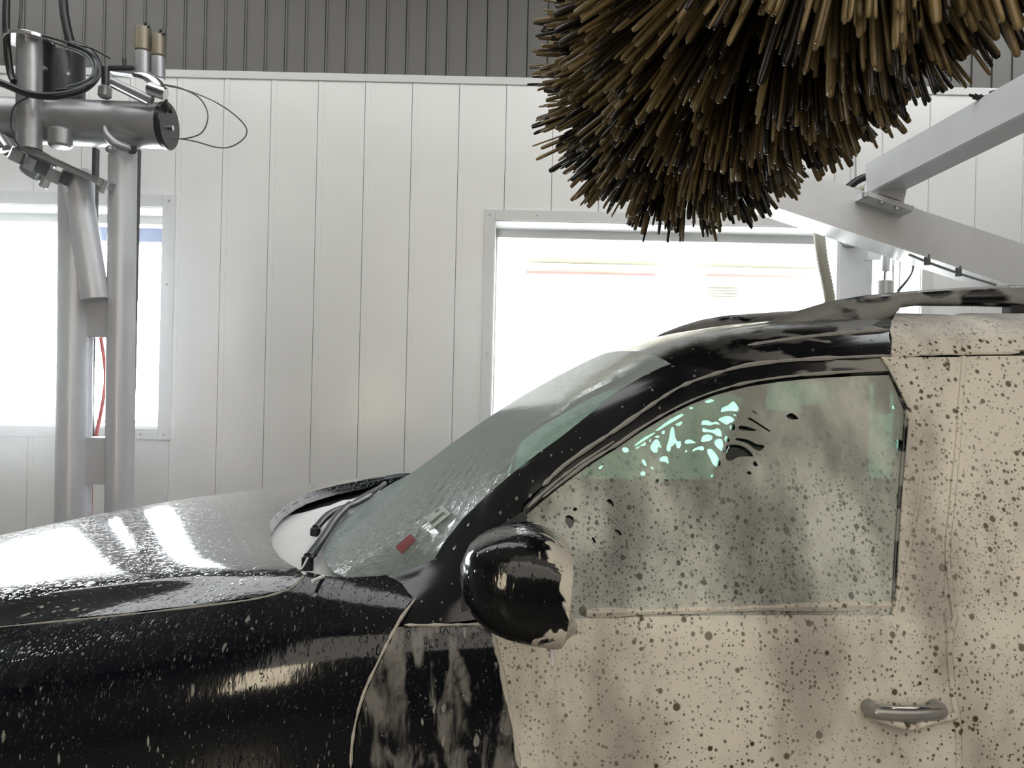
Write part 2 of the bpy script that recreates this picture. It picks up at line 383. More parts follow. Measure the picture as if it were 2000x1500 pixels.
# outside
g = struct(box_obj('ground_outside', (-16, 4.95, -.12), (16, 22, -.02), M['out_ground'], None, 0)); g['label'] = 'pale ground outside the windows'
bld = empty('building', (0, 9, 0)); tag(bld, 'sunlit pale building across the yard, seen through the right window', 'building')
def ob(name, lo, hi, m, bev=0): return box_obj(name, (lo[0], lo[1] - 9, lo[2]), (hi[0], hi[1] - 9, hi[2]), m, bld, bev)
ob('wall', (-1.5, 9, -.02), (7, 9.3, 3.3), M['out_wall'])
e0, e1 = P(985, 492, 8.3), P(1600, 500, 8.3)
ob('canopy', (e0.x - .4, 7.2, e0.z), (3.7, 9, e0.z + .10), M['cream'], .01)
ob('fascia_strip', (P(1180, 498, 7.15).x, 7.13, P(1180, 498, 7.15).z), (P(1420, 498, 7.15).x, 7.2, P(1180, 494, 7.15).z), M['rose'])
for (x0, y0, x1) in ((1028, 531, 1280), (1380, 537, 1610)):
    a = P(x0, y0, 8.9); b = P(x1, y0, 8.9); ob('red_rail', (a.x, 8.9, a.z - .012), (b.x, 9, a.z + .012), M['rose'])
for j in range(5):
    a = P(1385, 560 + 5.5 * j, 8.95); b = P(1447, 560, 8.95); ob('louvre', (a.x, 8.95, a.z - .005), (b.x, 9, a.z + .005), M['cream'])
cp = empty('carport', P(300, 1000, 6.5)); cp.location.z = 0; tag(cp, 'blue-grey carport beam seen through the left window beside the round posts', 'carport')
L = cp.location
a, b = P(185, 447, 6.5), P(360, 478, 6.5)
box_obj('beam', (a.x - L.x, -.1, b.z), (b.x - L.x, .1, a.z), M['blue'], cp)
box_obj('post', (b.x - L.x - .12, -.07, 0), (b.x - L.x, .07, b.z), M['blue'], cp)
box_obj('post', (b.x - L.x - 2.6, -.07, 0), (b.x - L.x - 2.48, .07, b.z), M['blue'], cp)
box_obj('beam', (b.x - L.x - 2.6, -.1, b.z + .3), (b.x - L.x - 2.5, .1, a.z + .3), M['blue'], cp)

# steam volume added to imitate the glow around the windows
t = NT('glow_haze'); vs = t.node('ShaderNodeVolumeScatter'); vs.inputs['Color'].default_value = (.95, .98, 1, 1); vs.inputs['Density'].default_value = .06; vs.inputs['Anisotropy'].default_value = .72
t.l.new(vs.outputs[0], t.out.inputs['Volume']); M['haze'] = t.m
st_ = box_obj('haze', (-5.5, 3.15, .05), (5.5, 4.5, 3.9), M['haze'], None, 0)
tag(st_, 'thin white steam added along the wall for the glow around the windows', 'haze', kind='stuff')

# ------------------------------------------------------------------ car surfaces
YC = 2.15
def hermite(xs, V, x):
    """xs (n), V (n,...) -> smooth value at x"""
    n = len(xs); i = int(np.clip(np.searchsorted(xs, x) - 1, 0, n - 2)); h = xs[i + 1] - xs[i]; t = (x - xs[i]) / h
    def tan(k):
        if k == 0: return (V[1] - V[0]) / (xs[1] - xs[0])
        if k == n - 1: return (V[-1] - V[-2]) / (xs[-1] - xs[-2])
        a = (V[k] - V[k - 1]) / (xs[k] - xs[k - 1]); b = (V[k + 1] - V[k]) / (xs[k + 1] - xs[k]); ha = xs[k] - xs[k - 1]; hb = xs[k + 1] - xs[k]
        return (a * hb + b * ha) / (ha + hb)
    m0, m1 = tan(i) * h, tan(i + 1) * h
    return V[i] * (2 * t ** 3 - 3 * t ** 2 + 1) + m0 * (t ** 3 - 2 * t * t + t) + V[i + 1] * (-2 * t ** 3 + 3 * t * t) + m1 * (t ** 3 - t * t)
class Surf:
    def __init__(s, table):
        s.xs = np.array([r[0] for r in table], float); s.V = np.array([r[1] for r in table], float); s.K = s.V.shape[1] - 1; s.c = {}
    def sec(s, x):
        k = round(x, 5)
        if k not in s.c: s.c[k] = hermite(s.xs, s.V, x)
        return s.c[k]
    def __call__(s, x, t, side=1):
        S = s.sec(x); sg = side if t >= 0 else -side; t = min(abs(t), s.K); i = min(int(t), s.K - 1); f = t - i
        def g(j):
            if j < 0: return np.array([-S[-j][0], S[-j][1]])
            if j > s.K: return 2 * S[s.K] - S[s.K - 1]
            return S[j]
        a, b, c, d = g(i - 1), g(i), g(i + 1), g(i + 2)
        q = .5 * (2 * b + (c - a) * f + (2 * a - 5 * b + 4 * c - d) * f * f + (3 * b - a - 3 * c + d) * f ** 3)
        return Vector((x, YC - sg * q[0], q[1]))
    def normal(s, x, t, side=1):
        e = .004; a = s(x + e, t, side) - s(x - e, t, side)
        t2 = t if abs(t) > .02 else .02
        b = s(x, min(t2 + .03, s.K), side) - s(x, min(t2 + .03, s.K) - .06, side)
        n = a.cross(b).normalized()
        ctr = Vector((x, YC, .9)); p = s(x, t, side)
        return n if n.dot(p - ctr) > 0 else -n
    def inv(s, px, py, x0=None, t0=None):
        if not hasattr(s, 'grid'):
            s.grid = []
            for x in np.linspace(s.xs[0], s.xs[-1], 90):
                for t in np.linspace(0, s.K, 60):
                    p = s(x, t); s.grid.append((x, t, *proj(*p)))
            s.grid = np.array(s.grid)
        G = s.grid; dd = (G[:, 2] - px) ** 2 + (G[:, 3] - py) ** 2
        # prefer the visible (nearest) sheet
        k = int(np.argmin(dd)); x, t = G[k, 0], G[k, 1]
        for _ in range(14):
            f = np.array(proj(*s(x, t))) - (px, py); e = 1e-3
            fx = (np.array(proj(*s(x + e, t))) - (px, py) - f) / e; ft = (np.array(proj(*s(x, t + 1e-2))) - (px, py) - f) / 1e-2
            J = np.stack([fx, ft], 1)
            if abs(np.linalg.det(J)) < 1e-6: break
            dl = -np.linalg.solve(J, f); dl[0] = np.clip(dl[0], -.06, .06); dl[1] = np.clip(dl[1], -.5, .5); x += dl[0]; t = float(np.clip(t + dl[1], 0, s.K))
        return float(x), float(t)
    def line(s, pts, k=4, off=0):
        """pixel polyline -> 3D points on the surface"""
        q = [Vector((a, b, 0)) for a, b in pts]; q = spline(q, k) if k > 1 else q
        out = []
        for v in q:
            x, t = s.inv(v.x, v.y); out.append(s(x, t) + s.normal(x, t) * off)
        return out
low = Surf([
 (-2.15, [(0, .84), (.35, .83), (.55, .81), (.66, .78), (.74, .72), (.79, .64), (.80, .55), (.78, .42), (.74, .28)]),
 (-1.8, [(0, .98), (.35, .975), (.58, .95), (.70, .91), (.79, .85), (.845, .76), (.855, .62), (.84, .45), (.80, .28)]),
 (-1.4, [(0, 1.092), (.35, 1.080), (.65, 1.036), (.725, .992), (.83, .95), (.875, .85), (.88, .68), (.87, .5), (.84, .28)]),
 (-1.0, [(0, 1.174), (.35, 1.161), (.655, 1.122), (.735, 1.074), (.85, 1.015), (.89, .92), (.895, .75), (.89, .5), (.86, .26)]),
 (-.6, [(0, 1.214), (.35, 1.205), (.665, 1.186), (.75, 1.158), (.865, 1.085), (.90, .98), (.905, .8), (.90, .5), (.87, .25)]),
 (-.4, [(0, 1.222), (.35, 1.218), (.67, 1.210), (.785, 1.192), (.882, 1.118), (.91, 1.01), (.912, .83), (.905, .5), (.875, .25)]),
 (-.2, [(0, 1.22), (.35, 1.22), (.68, 1.212), (.80, 1.195), (.89, 1.145), (.915, 1.04), (.92, .85), (.91, .5), (.88, .25)]),
 (.2, [(0, 1.22), (.35, 1.22), (.65, 1.21), (.80, 1.20), (.90, 1.172), (.922, 1.07), (.93, .88), (.92, .5), (.89, .25)]),
 (1.0, [(0, 1.22), (.35, 1.22), (.65, 1.22), (.80, 1.21), (.90, 1.192), (.925, 1.08), (.935, .88), (.92, .5), (.89, .25)]),
 (1.9, [(0, 1.22), (.35, 1.22), (.65, 1.22), (.79, 1.22), (.89, 1.205), (.92, 1.09), (.93, .88), (.915, .5), (.88, .27)]),
 (2.5, [(0, 1.2), (.3, 1.2), (.55, 1.2), (.66, 1.19), (.74, 1.16), (.79, 1.05), (.82, .85), (.80, .5), (.76, .32)])])
top = Surf([(x, [tuple(p) for p in r[::-1]]) for x, r in [
 (-.45, [(.86, 1.12), (.84, 1.14), (.80, 1.155), (.77, 1.165), (.70, 1.17), (.6, 1.175), (.45, 1.178), (.25, 1.18), (0, 1.18)]),
 (-.3, [(.87, 1.135), (.845, 1.155), (.815, 1.17), (.775, 1.185), (.71, 1.215), (.6, 1.24), (.45, 1.26), (.25, 1.27), (0, 1.275)]),
 (-.15, [(.885, 1.15), (.86, 1.175), (.82, 1.20), (.775, 1.23), (.70, 1.29), (.6, 1.335), (.45, 1.367), (.25, 1.385), (0, 1.39)]),
 (0, [(.90, 1.162), (.862, 1.26), (.825, 1.335), (.78, 1.39), (.72, 1.43), (.6, 1.46), (.45, 1.48), (.25, 1.492), (0, 1.495)]),
 (.15, [(.90, 1.17), (.852, 1.30), (.80, 1.41), (.755, 1.475), (.70, 1.52), (.6, 1.55), (.45, 1.57), (.25, 1.582), (0, 1.587)]),
 (.3, [(.90, 1.175), (.845, 1.32), (.79, 1.455), (.74, 1.545), (.685, 1.59), (.59, 1.62), (.45, 1.642), (.25, 1.655), (0, 1.66)]),
 (.5, [(.90, 1.18), (.84, 1.33), (.785, 1.475), (.73, 1.60), (.67, 1.645), (.585, 1.672), (.45, 1.69), (.25, 1.703), (0, 1.708)]),
 (.8, [(.90, 1.187), (.84, 1.34), (.785, 1.48), (.73, 1.62), (.67, 1.672), (.585, 1.698), (.45, 1.715), (.25, 1.728), (0, 1.735)]),
 (1.3, [(.90, 1.20), (.84, 1.35), (.785, 1.49), (.73, 1.628), (.67, 1.682), (.585, 1.71), (.45, 1.728), (.25, 1.742), (0, 1.748)]),
 (1.9, [(.89, 1.205), (.83, 1.35), (.77, 1.48), (.71, 1.60), (.65, 1.65), (.57, 1.68), (.44, 1.70), (.24, 1.71), (0, 1.715)]),
 (2.45, [(.78, 1.19), (.74, 1.32), (.69, 1.42), (.65, 1.50), (.60, 1.54), (.52, 1.57), (.4, 1.59), (.2, 1.60), (0, 1.60)])]])
TS = .13   # metres per unit of t for meshing
def cdt_panel(surf, poly, step=.03, holes=(), off=0, thick=.010, side=1, wave=None):
    """mesh of the surface region bounded by poly [(x,t)], cutting holes, with an inward rim"""
    def P2(p): return Vector((p[0], p[1] * TS))
    def dens(pl, st=step):
        out = []
        for i in range(len(pl)):
            a, b = P2(pl[i]), P2(pl[(i + 1) % len(pl)]); n = max(1, int((b - a).length / st))
            out += [a.lerp(b, j / n) for j in range(n)]
        return out
    loops = [dens(poly)] + [dens(h, step * .5) for h in holes]
    verts = []; edges = []; 
    for lp in loops:
        s0 = len(verts); verts += lp; edges += [(s0 + i, s0 + (i + 1) % len(lp)) for i in range(len(lp))]
    def inside(p, lp):
        c = False; j = len(lp) - 1
        for i in range(len(lp)):
            if ((lp[i].y > p.y) != (lp[j].y > p.y)) and (p.x < (lp[j].x - lp[i].x) * (p.y - lp[i].y) / (lp[j].y - lp[i].y) + lp[i].x): c = not c
            j = i
        return c
    xs = [v.x for v in loops[0]]; ys = [v.y for v in loops[0]]
    allp = np.array([(v.x, v.y) for v in verts])
    y = min(ys) + step / 2; row = 0
    while y < max(ys):
        x = min(xs) + (step / 2 if row % 2 else step)
        while x < max(xs):
            p = Vector((x, y))
            if inside(p, loops[0]) and not any(inside(p, h) for h in loops[1:]) and np.min((allp[:, 0] - x) ** 2 + (allp[:, 1] - y) ** 2) > (step * .4) ** 2: verts.append(p)
            x += step
        y += step; row += 1
    V, E, Fc, *_ = geometry.delaunay_2d_cdt(verts, edges, [], 0, 1e-5)
    bm = bmesh.new(); bv = []; nr = []
    for v in V:
        x, t = v.x, v.y / TS; n = surf.normal(x, t, side); p = surf(x, t, side)
        o = off + (wave(p) if wave else 0)
        bv.append(bm.verts.new(p + n * o)); nr.append(n)
    for f in Fc:
        c = sum((V[i] for i in f), Vector((0, 0))) / len(f)
        if not inside(c, loops[0]) or any(inside(c, h) for h in loops[1:]): continue
        fn = (bv[f[1]].co - bv[f[0]].co).cross(bv[f[2]].co - bv[f[0]].co)
        idx = list(f) if fn.dot(nr[f[0]]) > 0 else list(f)[::-1]
        try: bm.faces.new([bv[i] for i in idx])
        except ValueError: pass
    for v in [v for v in bm.verts if not v.link_faces]: bm.verts.remove(v)
    if thick:
        nm = {v: nr[i] for i, v in enumerate(bv) if v.is_valid}
        be = [e for e in bm.edges if len(e.link_faces) == 1]
        new = {}
        for e in be:
            f = e.link_faces[0]
            a, b = e.verts
            # keep winding
            li = [l.vert for l in f.loops]; ia = li.index(a)
            if li[(ia + 1) % len(li)] is not b: a, b = b, a
            for v in (a, b):
                if v not in new: new[v] = bm.verts.new(v.co - nm[v] * thick)
            bm.faces.new((b, a, new[a], new[b]))
    return bm
def panel(name, surf, poly, m, parent, **kw):
    bm = cdt_panel(surf, poly, **kw); return obj(name, bm, m, parent, True, 42)
def ipoly(surf, pts): return [surf.inv(a, b) for a, b in pts]
def y_to_t(surf, x, y):
    S = surf.sec(x)[:, 0]
    for i in range(len(S) - 1):
        lo, hi = sorted((S[i], S[i + 1]))
        if lo <= y <= hi and abs(S[i + 1] - S[i]) > 1e-6: return i + (y - S[i]) / (S[i + 1] - S[i])
    return float(surf.K)

car = empty('car', (0, YC, 0))
tag(car, 'black car covered in soap foam under the brown roof brush', 'car')
def rp(o):
    o.parent = car; o.matrix_parent_inverse = Matrix.Translation(-car.location); return o
def cpanel(name, surf, poly, m, **kw):
    return rp(panel(name, surf, poly, m, None, **kw))
def sub(o, par):
    o.parent = par; return o

hl_px = [(0, 1224), (100, 1215), (250, 1200), (400, 1183), (500, 1169), (555, 1154), (580, 1140), (593, 1125)]
hl = [low.inv(a, b) for a, b in hl_px]; print('hl', hl)
# hood: arc of its trailing edge as (half width, X)
arc = [(0, -.60), (.12, -.597), (.22, -.585), (.34, -.565), (.46, -.53), (.56, -.49), (.64, -.455), (.70, -.41)]
epx = [low.inv(a, b) for a, b in ((530, 1050), (531, 1064), (540, 1080), (556, 1095), (578, 1108))]
har = [(x, y_to_t(low, x, y)) for y, x in arc[:4]] + epx; print('epx', epx)
hp = [(-2.12, -2.9), (-2.12, 0), (-2.12, 2.9), (-1.8, 2.98), (-1.4, 2.98), (-1.0, 2.98), (-.62, 2.97), (-.50, 2.90), (-.44, 2.75)]
har_m = [(x, -t) for x, t in har[::-1]]
hood_poly = [(-2.12, -2.9), (-2.12, 2.9), (-1.8, 2.97), (-1.2, hl[0][1] - .02)] + [(x, t - .03) for x, t in hl] + har[::-1][:-1] + [(har[0][0], 0)] + [(x, -t) for x, t in har[1:]] + [(x, .03 - t) for x, t in hl[::-1]] + [(-1.2, .02 - hl[0][1]), (-1.8, -2.97)]
hood = cpanel('hood', low, hood_poly, M['paint_hood'], step=.022, thick=.03)

# door shut line (pixels)
shut = [(1022, 988), (960, 1030), (900, 1075), (850, 1125), (815, 1165), (785, 1205), (760, 1250), (735, 1300), (712, 1350), (697, 1400), (688, 1450), (685, 1500)]
shut_low = [low.inv(a, b) for a, b in shut[4:]]
shut_low = shut_low + [(shut_low[-1][0] + .0, 6.6), (shut_low[-1][0] + .02, 7.3), (shut_low[-1][0] + .05, 8)]
for side in (1, -1):
    up_edge = [low.inv(a, b) for a, b in ((600, 1117), (638, 1125), (680, 1128), (740, 1125), (800, 1114))] + [(-.10, 3.0), (.0, 3.2), (.02, 3.9)]
    fp = [(-2.12, 2.94), (-1.8, 3.01), (-1.2, hl[0][1] + .02)] + [(x, t + .01) for x, t in hl] + up_edge + [(x - .003, t) for x, t in shut_low]
    # wheel arch
    arch = []
    for k in range(13):
        a = math.pi * k / 12; X = -1.15 + .40 * math.cos(a); Z = .36 + .40 * math.sin(a)
        S = low.sec(X)[:, 1]; tt = 8.0
        for i in range(4, 8):
            if S[i] >= Z >= S[i + 1]: tt = i + (S[i] - Z) / (S[i] - S[i + 1])
        arch.append((X, min(tt, 8)))
    fp += [arch[0]] + arch[1:] + [(-2.12, 8)]
    cpanel('fender', low, fp, M['paint_side'], step=.032, side=side, thick=.02)
bm = bmesh.new()   # front end
secs = []
for x, k in ((-2.13, 1.0), (-2.22, .93), (-2.27, .80)):
    r = [low(-2.13, t) for t in np.linspace(-8, 8, 41)]
    secs.append([bm.verts.new((x, YC + (p.y - YC) * k, .5 + (p.z - .5) * k)) for p in r])
for a, b in zip(secs, secs[1:]):
    for i in range(40): bm.faces.new((a[i], a[i + 1], b[i + 1], b[i]))
bm.faces.new(secs[-1]); rp(obj('front_bumper', bm, M['paint_side'], None, True, 50))

# windshield region on the cabin surface
wedge = [(848, 1093), (870, 1055), (905, 1012), (950, 968), (1000, 925), (1050, 886), (1100, 850), (1150, 810), (1200, 768), (1250, 738), (1290, 718), (1310, 711)]
we = [top.inv(a, b) for a, b in wedge]
hdr = [(.275, 2.4), (.262, 1.6), (.255, .8), (.252, 0)]
base = [(-.41, 0), (-.405, 1), (-.39, 2), (-.37, 3), (-.35, 3.7), (-.325, 4.3), (-.295, 4.72), (-.26, 4.95), (-.22, 5.06), (-.18, 5.1), (-.15, 5.08)]
near = base + we + hdr
wpoly = near + [(x, -t) for x, t in near[::-1] if abs(t) > 1e-6]
ws = cpanel('windshield', top, wpoly, M['windshield'], step=.035, thick=.006)
bm = cdt_panel(top, wpoly, step=.05, off=-.012, thick=0)
bm.free()
# stickers on the inside of the windshield
def on(surf, px, py, off):
    x, t = surf.inv(px, py); return surf(x, t) + surf.normal(x, t) * off
def quad_patch(name, surf, pts, off, m, n=5):
    bm = bmesh.new(); g = []
    for i in range(n):
        r = []
        for j in range(n):
            u, v = i / (n - 1), j / (n - 1)
            a = Vector(pts[0]).lerp(Vector(pts[1]), u); b = Vector(pts[3]).lerp(Vector(pts[2]), u); q = a.lerp(b, v)
            r.append(bm.verts.new(on(surf, q.x, q.y, off)))
        g.append(r)
    for i in range(n - 1):
        for j in range(n - 1): bm.faces.new((g[i][j], g[i + 1][j], g[i + 1][j + 1], g[i][j + 1]))
    return obj(name, bm, m)
M['sticker'] = simple('pale_sticker', (.34, .38, .33), .6); M['stick_red'] = simple('dark_red_sticker', (.17, .03, .03), .5); M['ink'] = simple('sticker_ink', (.05, .06, .05), .6)
s = quad_patch('label_sticker', top, [(832, 1012), (864, 987), (882, 1004), (846, 1033)], .0015, M['sticker']); rp(s); s['label'] = 'pale square sticker with dark marks'
for pts in ([(842, 1021), (845, 1024), (868, 1004), (866, 1001)], [(838, 1014), (841, 1019), (846, 1025), (842, 1023)], [(850, 1001), (852, 1003), (860, 996), (858, 994)], [(866, 999), (869, 1001), (874, 1006), (871, 1006)]):
    q = quad_patch('printed_mark', top, pts, .0022, M['ink'], 2); q.parent = s
s = quad_patch('red_sticker', top, [(773, 1068), (803, 1043), (813, 1056), (785, 1083)], .0015, M['stick_red']); rp(s); s['label'] = 'small dark red sticker'

# roof and pillars
fr_out = [(1022, 988), (1060, 950), (1100, 912), (1150, 876), (1200, 843), (1250, 808), (1300, 774), (1340, 752), (1400, 731), (1460, 715), (1540, 706), (1640, 700), (1740, 696)]
fo = [top.inv(a, b) for a, b in fr_out]
for a in (.9, 1.1, 1.5, 1.9): fo.append((a, fo[12][1] - .02))
roof_near = [(.252, 0), (.255, .8), (.262, 1.6), (.275, 2.4)] + [we[-1]] + [(x, t) for x, t in we[::-1][1:]] 
pil = [(-.15, 5.1), (-.22, 5.1), (-.26, 5.0), (-.295, 4.78), (-.36, 5.0), (-.36, 8), (-.12, 8), (-.02, 7.9)]
rn = roof_near + pil + [(x, t - .04) for x, t in fo] + [(2.3, fo[-1][1]), (2.42, 4.5), (2.43, 2), (2.43, 0)]
rpoly = rn + [(x, -t) for x, t in rn[::-1] if abs(t) > 1e-6]
roof = cpanel('roof', top, rpoly, M['paint_film'], step=.035, thick=.02)
# rear pillar and tail
for side in (1, -1):
    cpanel('rear_pillar', top, [(1.9, fo[-1][1]), (2.42, fo[-1][1]), (2.42, 8), (1.9, 8)], M['foam'], step=.05, side=side)
    cpanel('rear_quarter', low, [(1.75, 4), (2.48, 4), (2.48, 8), (1.75, 8)], M['foam'], step=.06, side=side)
bm = bmesh.new(); r = [low(2.48, t) for t in np.linspace(-8, 8, 33)]; r2 = [top(2.43, t) for t in np.linspace(8, -8, 33)]
bm.faces.new([bm.verts.new(p) for p in r]); bm.faces.new([bm.verts.new(p) for p in r2])
rp(obj('tailgate', bm, M['paint_side'], None))

# doors
gl_in = [(1028, 1000), (1060, 972), (1100, 940), (1150, 903), (1200, 872), (1250, 838), (1300, 808), (1350, 783), (1400, 764), (1460, 748), (1540, 736), (1640, 728), (1735, 724)]
gi = [top.inv(a, b) for a, b in gl_in]
dx0 = .775
RT = [top.inv(a, b) for a, b in ((1880, 700), (1873, 780), (1866, 880), (1856, 980), (1847, 1090))]; RT.append((RT[-1][0] - .006, 8))
RL = [(RT[-1][0], 4.0)] + [low.inv(a, b) for a, b in ((1850, 1260), (1858, 1360), (1868, 1460))]; RL.append((RL[-1][0] + .01, 6.8)); RL.append((RL[-1][0], 8))
def rt(o_, sh=0): return [(x + o_ + sh, t) for x, t in RT]
def rl(o_, sh=0): return [(x + o_ + sh, t) for x, t in RL]
for side in (1, -1):
    nm = side == 1; sh = 0 if nm else .10; pw_ = .10 if nm else .03; dx = dx0 + sh
    sl = [(x + .004, t) for x, t in shut_low if t > 4.0]
    dpoly = [(sl[0][0] + .003, 4.0)] + sl + rl(-.003, sh)[::-1]
    door = cpanel('front_door', low, dpoly, M['paint_door'], step=.04, side=side, thick=.02)
    # frame: between outer and inner lines, then B pillar
    fx = [(x + .001, t + .03) for x, t in fo[:13]]
    frp = fx + [(dx - .003, fo[12][1] + .03)] + rt(-.003, sh) + [(RT[-1][0] + sh - pw_, 8), (RT[1][0] + sh - pw_, gi[12][1] + .5)] + gi[::-1] + [(gi[0][0] - .02, 8), (gi[0][0] - .03, 7.6)]
    fr = panel('window_frame', top, frp, M['paint_film'], None, step=.03, side=side, thick=.018); rp(fr)
    fr.parent = door; fr.matrix_parent_inverse = Matrix.Identity(4)
    gp = gi + [(RT[1][0] + sh - pw_, gi[12][1] + .5), (RT[-1][0] + sh - pw_, 8), (gi[0][0] - .02, 8)]
    g_ = panel('door_glass', top, gp, M['glass'], None, step=.05, side=side, off=-.012, thick=0); g_.parent = door; g_.matrix_parent_inverse = Matrix.Identity(4)
    rd = cpanel('rear_door', low, rl(.003, sh) + [(1.74, 8), (1.74, 4.0)], M['paint_door'], step=.05, side=side, thick=.02)
    q = panel('window_frame', top, rt(.003, sh)[::-1] + [(1.9, fo[-1][1] + .03), (1.9, fo[-1][1] + .3), (dx + .09, fo[12][1] + .35), (dx + .09, 8)], M['paint_film'], None, step=.04, side=side)
    q.parent = rd; q.matrix_parent_inverse = Matrix.Identity(4)
    q = panel('door_glass', top, [(dx + .09, fo[12][1] + .35), (1.9, fo[-1][1] + .3), (1.9, 8), (dx + .09, 8)], M['glass'], None, step=.08, side=side, off=-.012, thick=0)
    q.parent = rd; q.matrix_parent_inverse = Matrix.Identity(4)
    if nm: DOOR, RDOOR = door, rd
def to_door(o, d=None):
    d = d or DOOR; o.parent = d; o.matrix_parent_inverse = Matrix.Identity(4); return o

# foam coats
from mathutils import noise as mn
def wave(p): return .0012 + .0018 * mn.noise(p * 9) + .0010 * mn.noise(p * 30)
fe = [(962, 1224), (970, 1262), (982, 1310), (990, 1355), (1000, 1400), (1008, 1450), (1016, 1500)]
fel = [low.inv(a, b) for a, b in fe]
dx = dx0
fpoly = [(fel[0][0], 4.0)] + fel + [(fel[-1][0] + .02, 8)] + rl(-.003)[::-1]
to_door(panel('soap_foam', low, fpoly, M['foam'], None, step=.018, off=.0045, thick=.004, wave=wave))
q = panel('soap_foam', low, rl(.003) + [(1.74, 8), (1.74, 4.0)], M['foam'], None, step=.03, off=.0045, thick=.004, wave=wave); to_door(q, RDOOR)
q = panel('soap_foam', top, rt(.003)[::-1] + [(1.9, fo[-1][1]), (1.9, 8)], M['foam'], None, step=.03, off=.005, thick=.004, wave=wave); to_door(q, RDOOR)
# roof-side foam right of the torn film edge
re_ = [(1738, 694), (1741, 670), (1737, 650), (1741, 632), (1736, 618)]
rel = [top.inv(a, b) for a, b in re_]
rfp = rel + [(rel[-1][0] + .02, 3.0), (rel[-1][0] + .1, 2.4), (2.3, 2.4), (2.3, fo[-1][1] - .05), (.95, fo[-1][1] - .05)]
rp(panel('roof_foam', top, rfp, M['foam'], None, step=.02, off=.004, thick=.004, wave=wave))
# holes wiped in the foam on the door glass, in pixels
c6 = [
 [(1145,240),(1165,190),(1210,180),(1255,135),(1280,150),(1310,200),(1305,235),(1240,225),(1190,228)],
 [(1120,300),(1190,265),(1240,270),(1285,310),(1230,330),(1200,350),(1160,325)],
 [(980,350),(985,310),(1030,300),(1075,325),(1115,312),(1155,352),(1130,345),(1090,340),(1060,355),(1010,345)],
 [(990,410),(990,365),(1040,385),(1090,390),(1120,370),(1155,395),(1165,450),(1120,445),(1080,415),(1030,412)],
 [(975,500),(990,440),(1040,424),(1085,445),(1070,480),(1030,490)],
 [(1090,500),(1120,464),(1165,470),(1175,520),(1186,596),(1140,565),(1105,530)],
 [(1030,560),(1070,550),(1110,595),(1150,660),(1150,700),(1110,715),(1080,690),(1060,640),(1035,600)],
 [(840,515),(835,485),(880,465),(945,505),(900,508)],
 [(900,585),(910,555),(975,527),(1008,540),(1000,575),(950,560)],
 [(745,340),(815,310),(815,330),(795,357),(770,357)],
 [(735,352),(750,400),(755,460),(775,490),(805,480),(805,530),(785,555),(765,545),(755,500),(735,530),(715,535),(712,575),(685,580),(675,545),(700,470),(712,380)],
 [(530,540),(575,470),(610,470),(640,560),(605,530),(600,590),(560,590)],
 [(570,455),(600,430),(625,450),(600,462)],
 [(515,490),(545,462),(540,500)], [(630,405),(665,385),(660,425),(640,430)],
 [(400,545),(455,520),(495,485),(495,530),(450,530),(420,560)],
 [(455,650),(485,640),(512,712),(480,700)], [(615,640),(650,615),(690,620),(700,695),(660,665),(620,668)],
 [(445,770),(470,742),(497,755),(490,790),(460,790)], [(575,850),(590,815),(615,820),(605,860)], [(655,825),(670,805),(700,840),(680,842)],
 [(1060,795),(1080,770),(1100,800),(1080,810)], [(835,580),(855,562),(860,572),(845,590)], [(535,715),(555,705),(572,735),(555,735)],
 [(1225,375),(1240,342),(1275,342),(1275,390),(1245,400)], [(1180,480),(1195,435),(1228,465),(1225,495),(1195,500)], [(1250,252),(1275,250),(1310,278),(1285,282)],
 [(1192,540),(1215,520),(1290,517),(1360,540),(1410,580),(1440,625),(1370,622),(1290,630),(1240,665),(1194,655)],
 [(1300,370),(1320,350),(1390,365),(1475,395),(1440,402),(1320,395)],
 [(1380,295),(1400,280),(1470,325),(1540,370),(1585,400),(1575,412),(1500,365),(1440,325)],
 [(1270,480),(1290,460),(1350,467),(1400,480),(1470,520),(1520,520),(1535,540),(1490,580),(1440,560),(1400,520),(1330,490)],
 [(1410,225),(1440,225),(1480,262),(1440,242)], [(1425,690),(1450,655),(1480,705),(1450,712)], [(1375,765),(1400,745),(1425,775),(1400,782)],
 [(700,300),(800,245),(838,255),(770,300),(690,345),(600,400),(570,395),(640,345)], [(395,520),(470,460),(560,410),(590,412),(520,460),(440,510),(400,535)],
 [(285,560),(300,535),(345,545),(350,580),(310,590)], [(1000,145),(1060,112),(1100,135),(1040,160)], [(870,195),(900,183),(908,205),(885,212)],
 [(80,720),(110,690),(130,705),(100,735)], [(155,1010),(180,985),(215,1020),(222,1065),(190,1045)],
 [(1850,500)] ]
c6 = [h for h in c6 if len(h) > 2]
holes_px = [[(1150 + u / 4.444, 750 + v / 4.444) for u, v in h] for h in c6]
c8 = [[(207,895),(225,888),(245,905),(240,935),(222,945)], [(400,950),(415,945),(433,965),(420,974)], [(310,980),(320,975),(330,998),(322,1002)], [(236,865),(250,858),(258,868),(245,876)],
      [(1070,502),(1095,488),(1115,502),(1125,515),(1090,517)], [(1497,600),(1515,590),(1535,605),(1533,640),(1512,642)], [(1488,462),(1500,460),(1502,472),(1492,476)]]
holes_px += [[(1000 + u / 2, 560 + v / 2) for u, v in h] for h in c8]
def chaik(h):
    out = []
    for i in range(len(h)):
        a, b = h[i], h[(i + 1) % len(h)]
        out += [(a[0] * .78 + b[0] * .22, a[1] * .78 + b[1] * .22), (a[0] * .22 + b[0] * .78, a[1] * .22 + b[1] * .78)]
    return out
hh = [[top.inv(a, b) for a, b in chaik(h)] for h in holes_px]
ggi = [(x, t + .05) for x, t in gi]
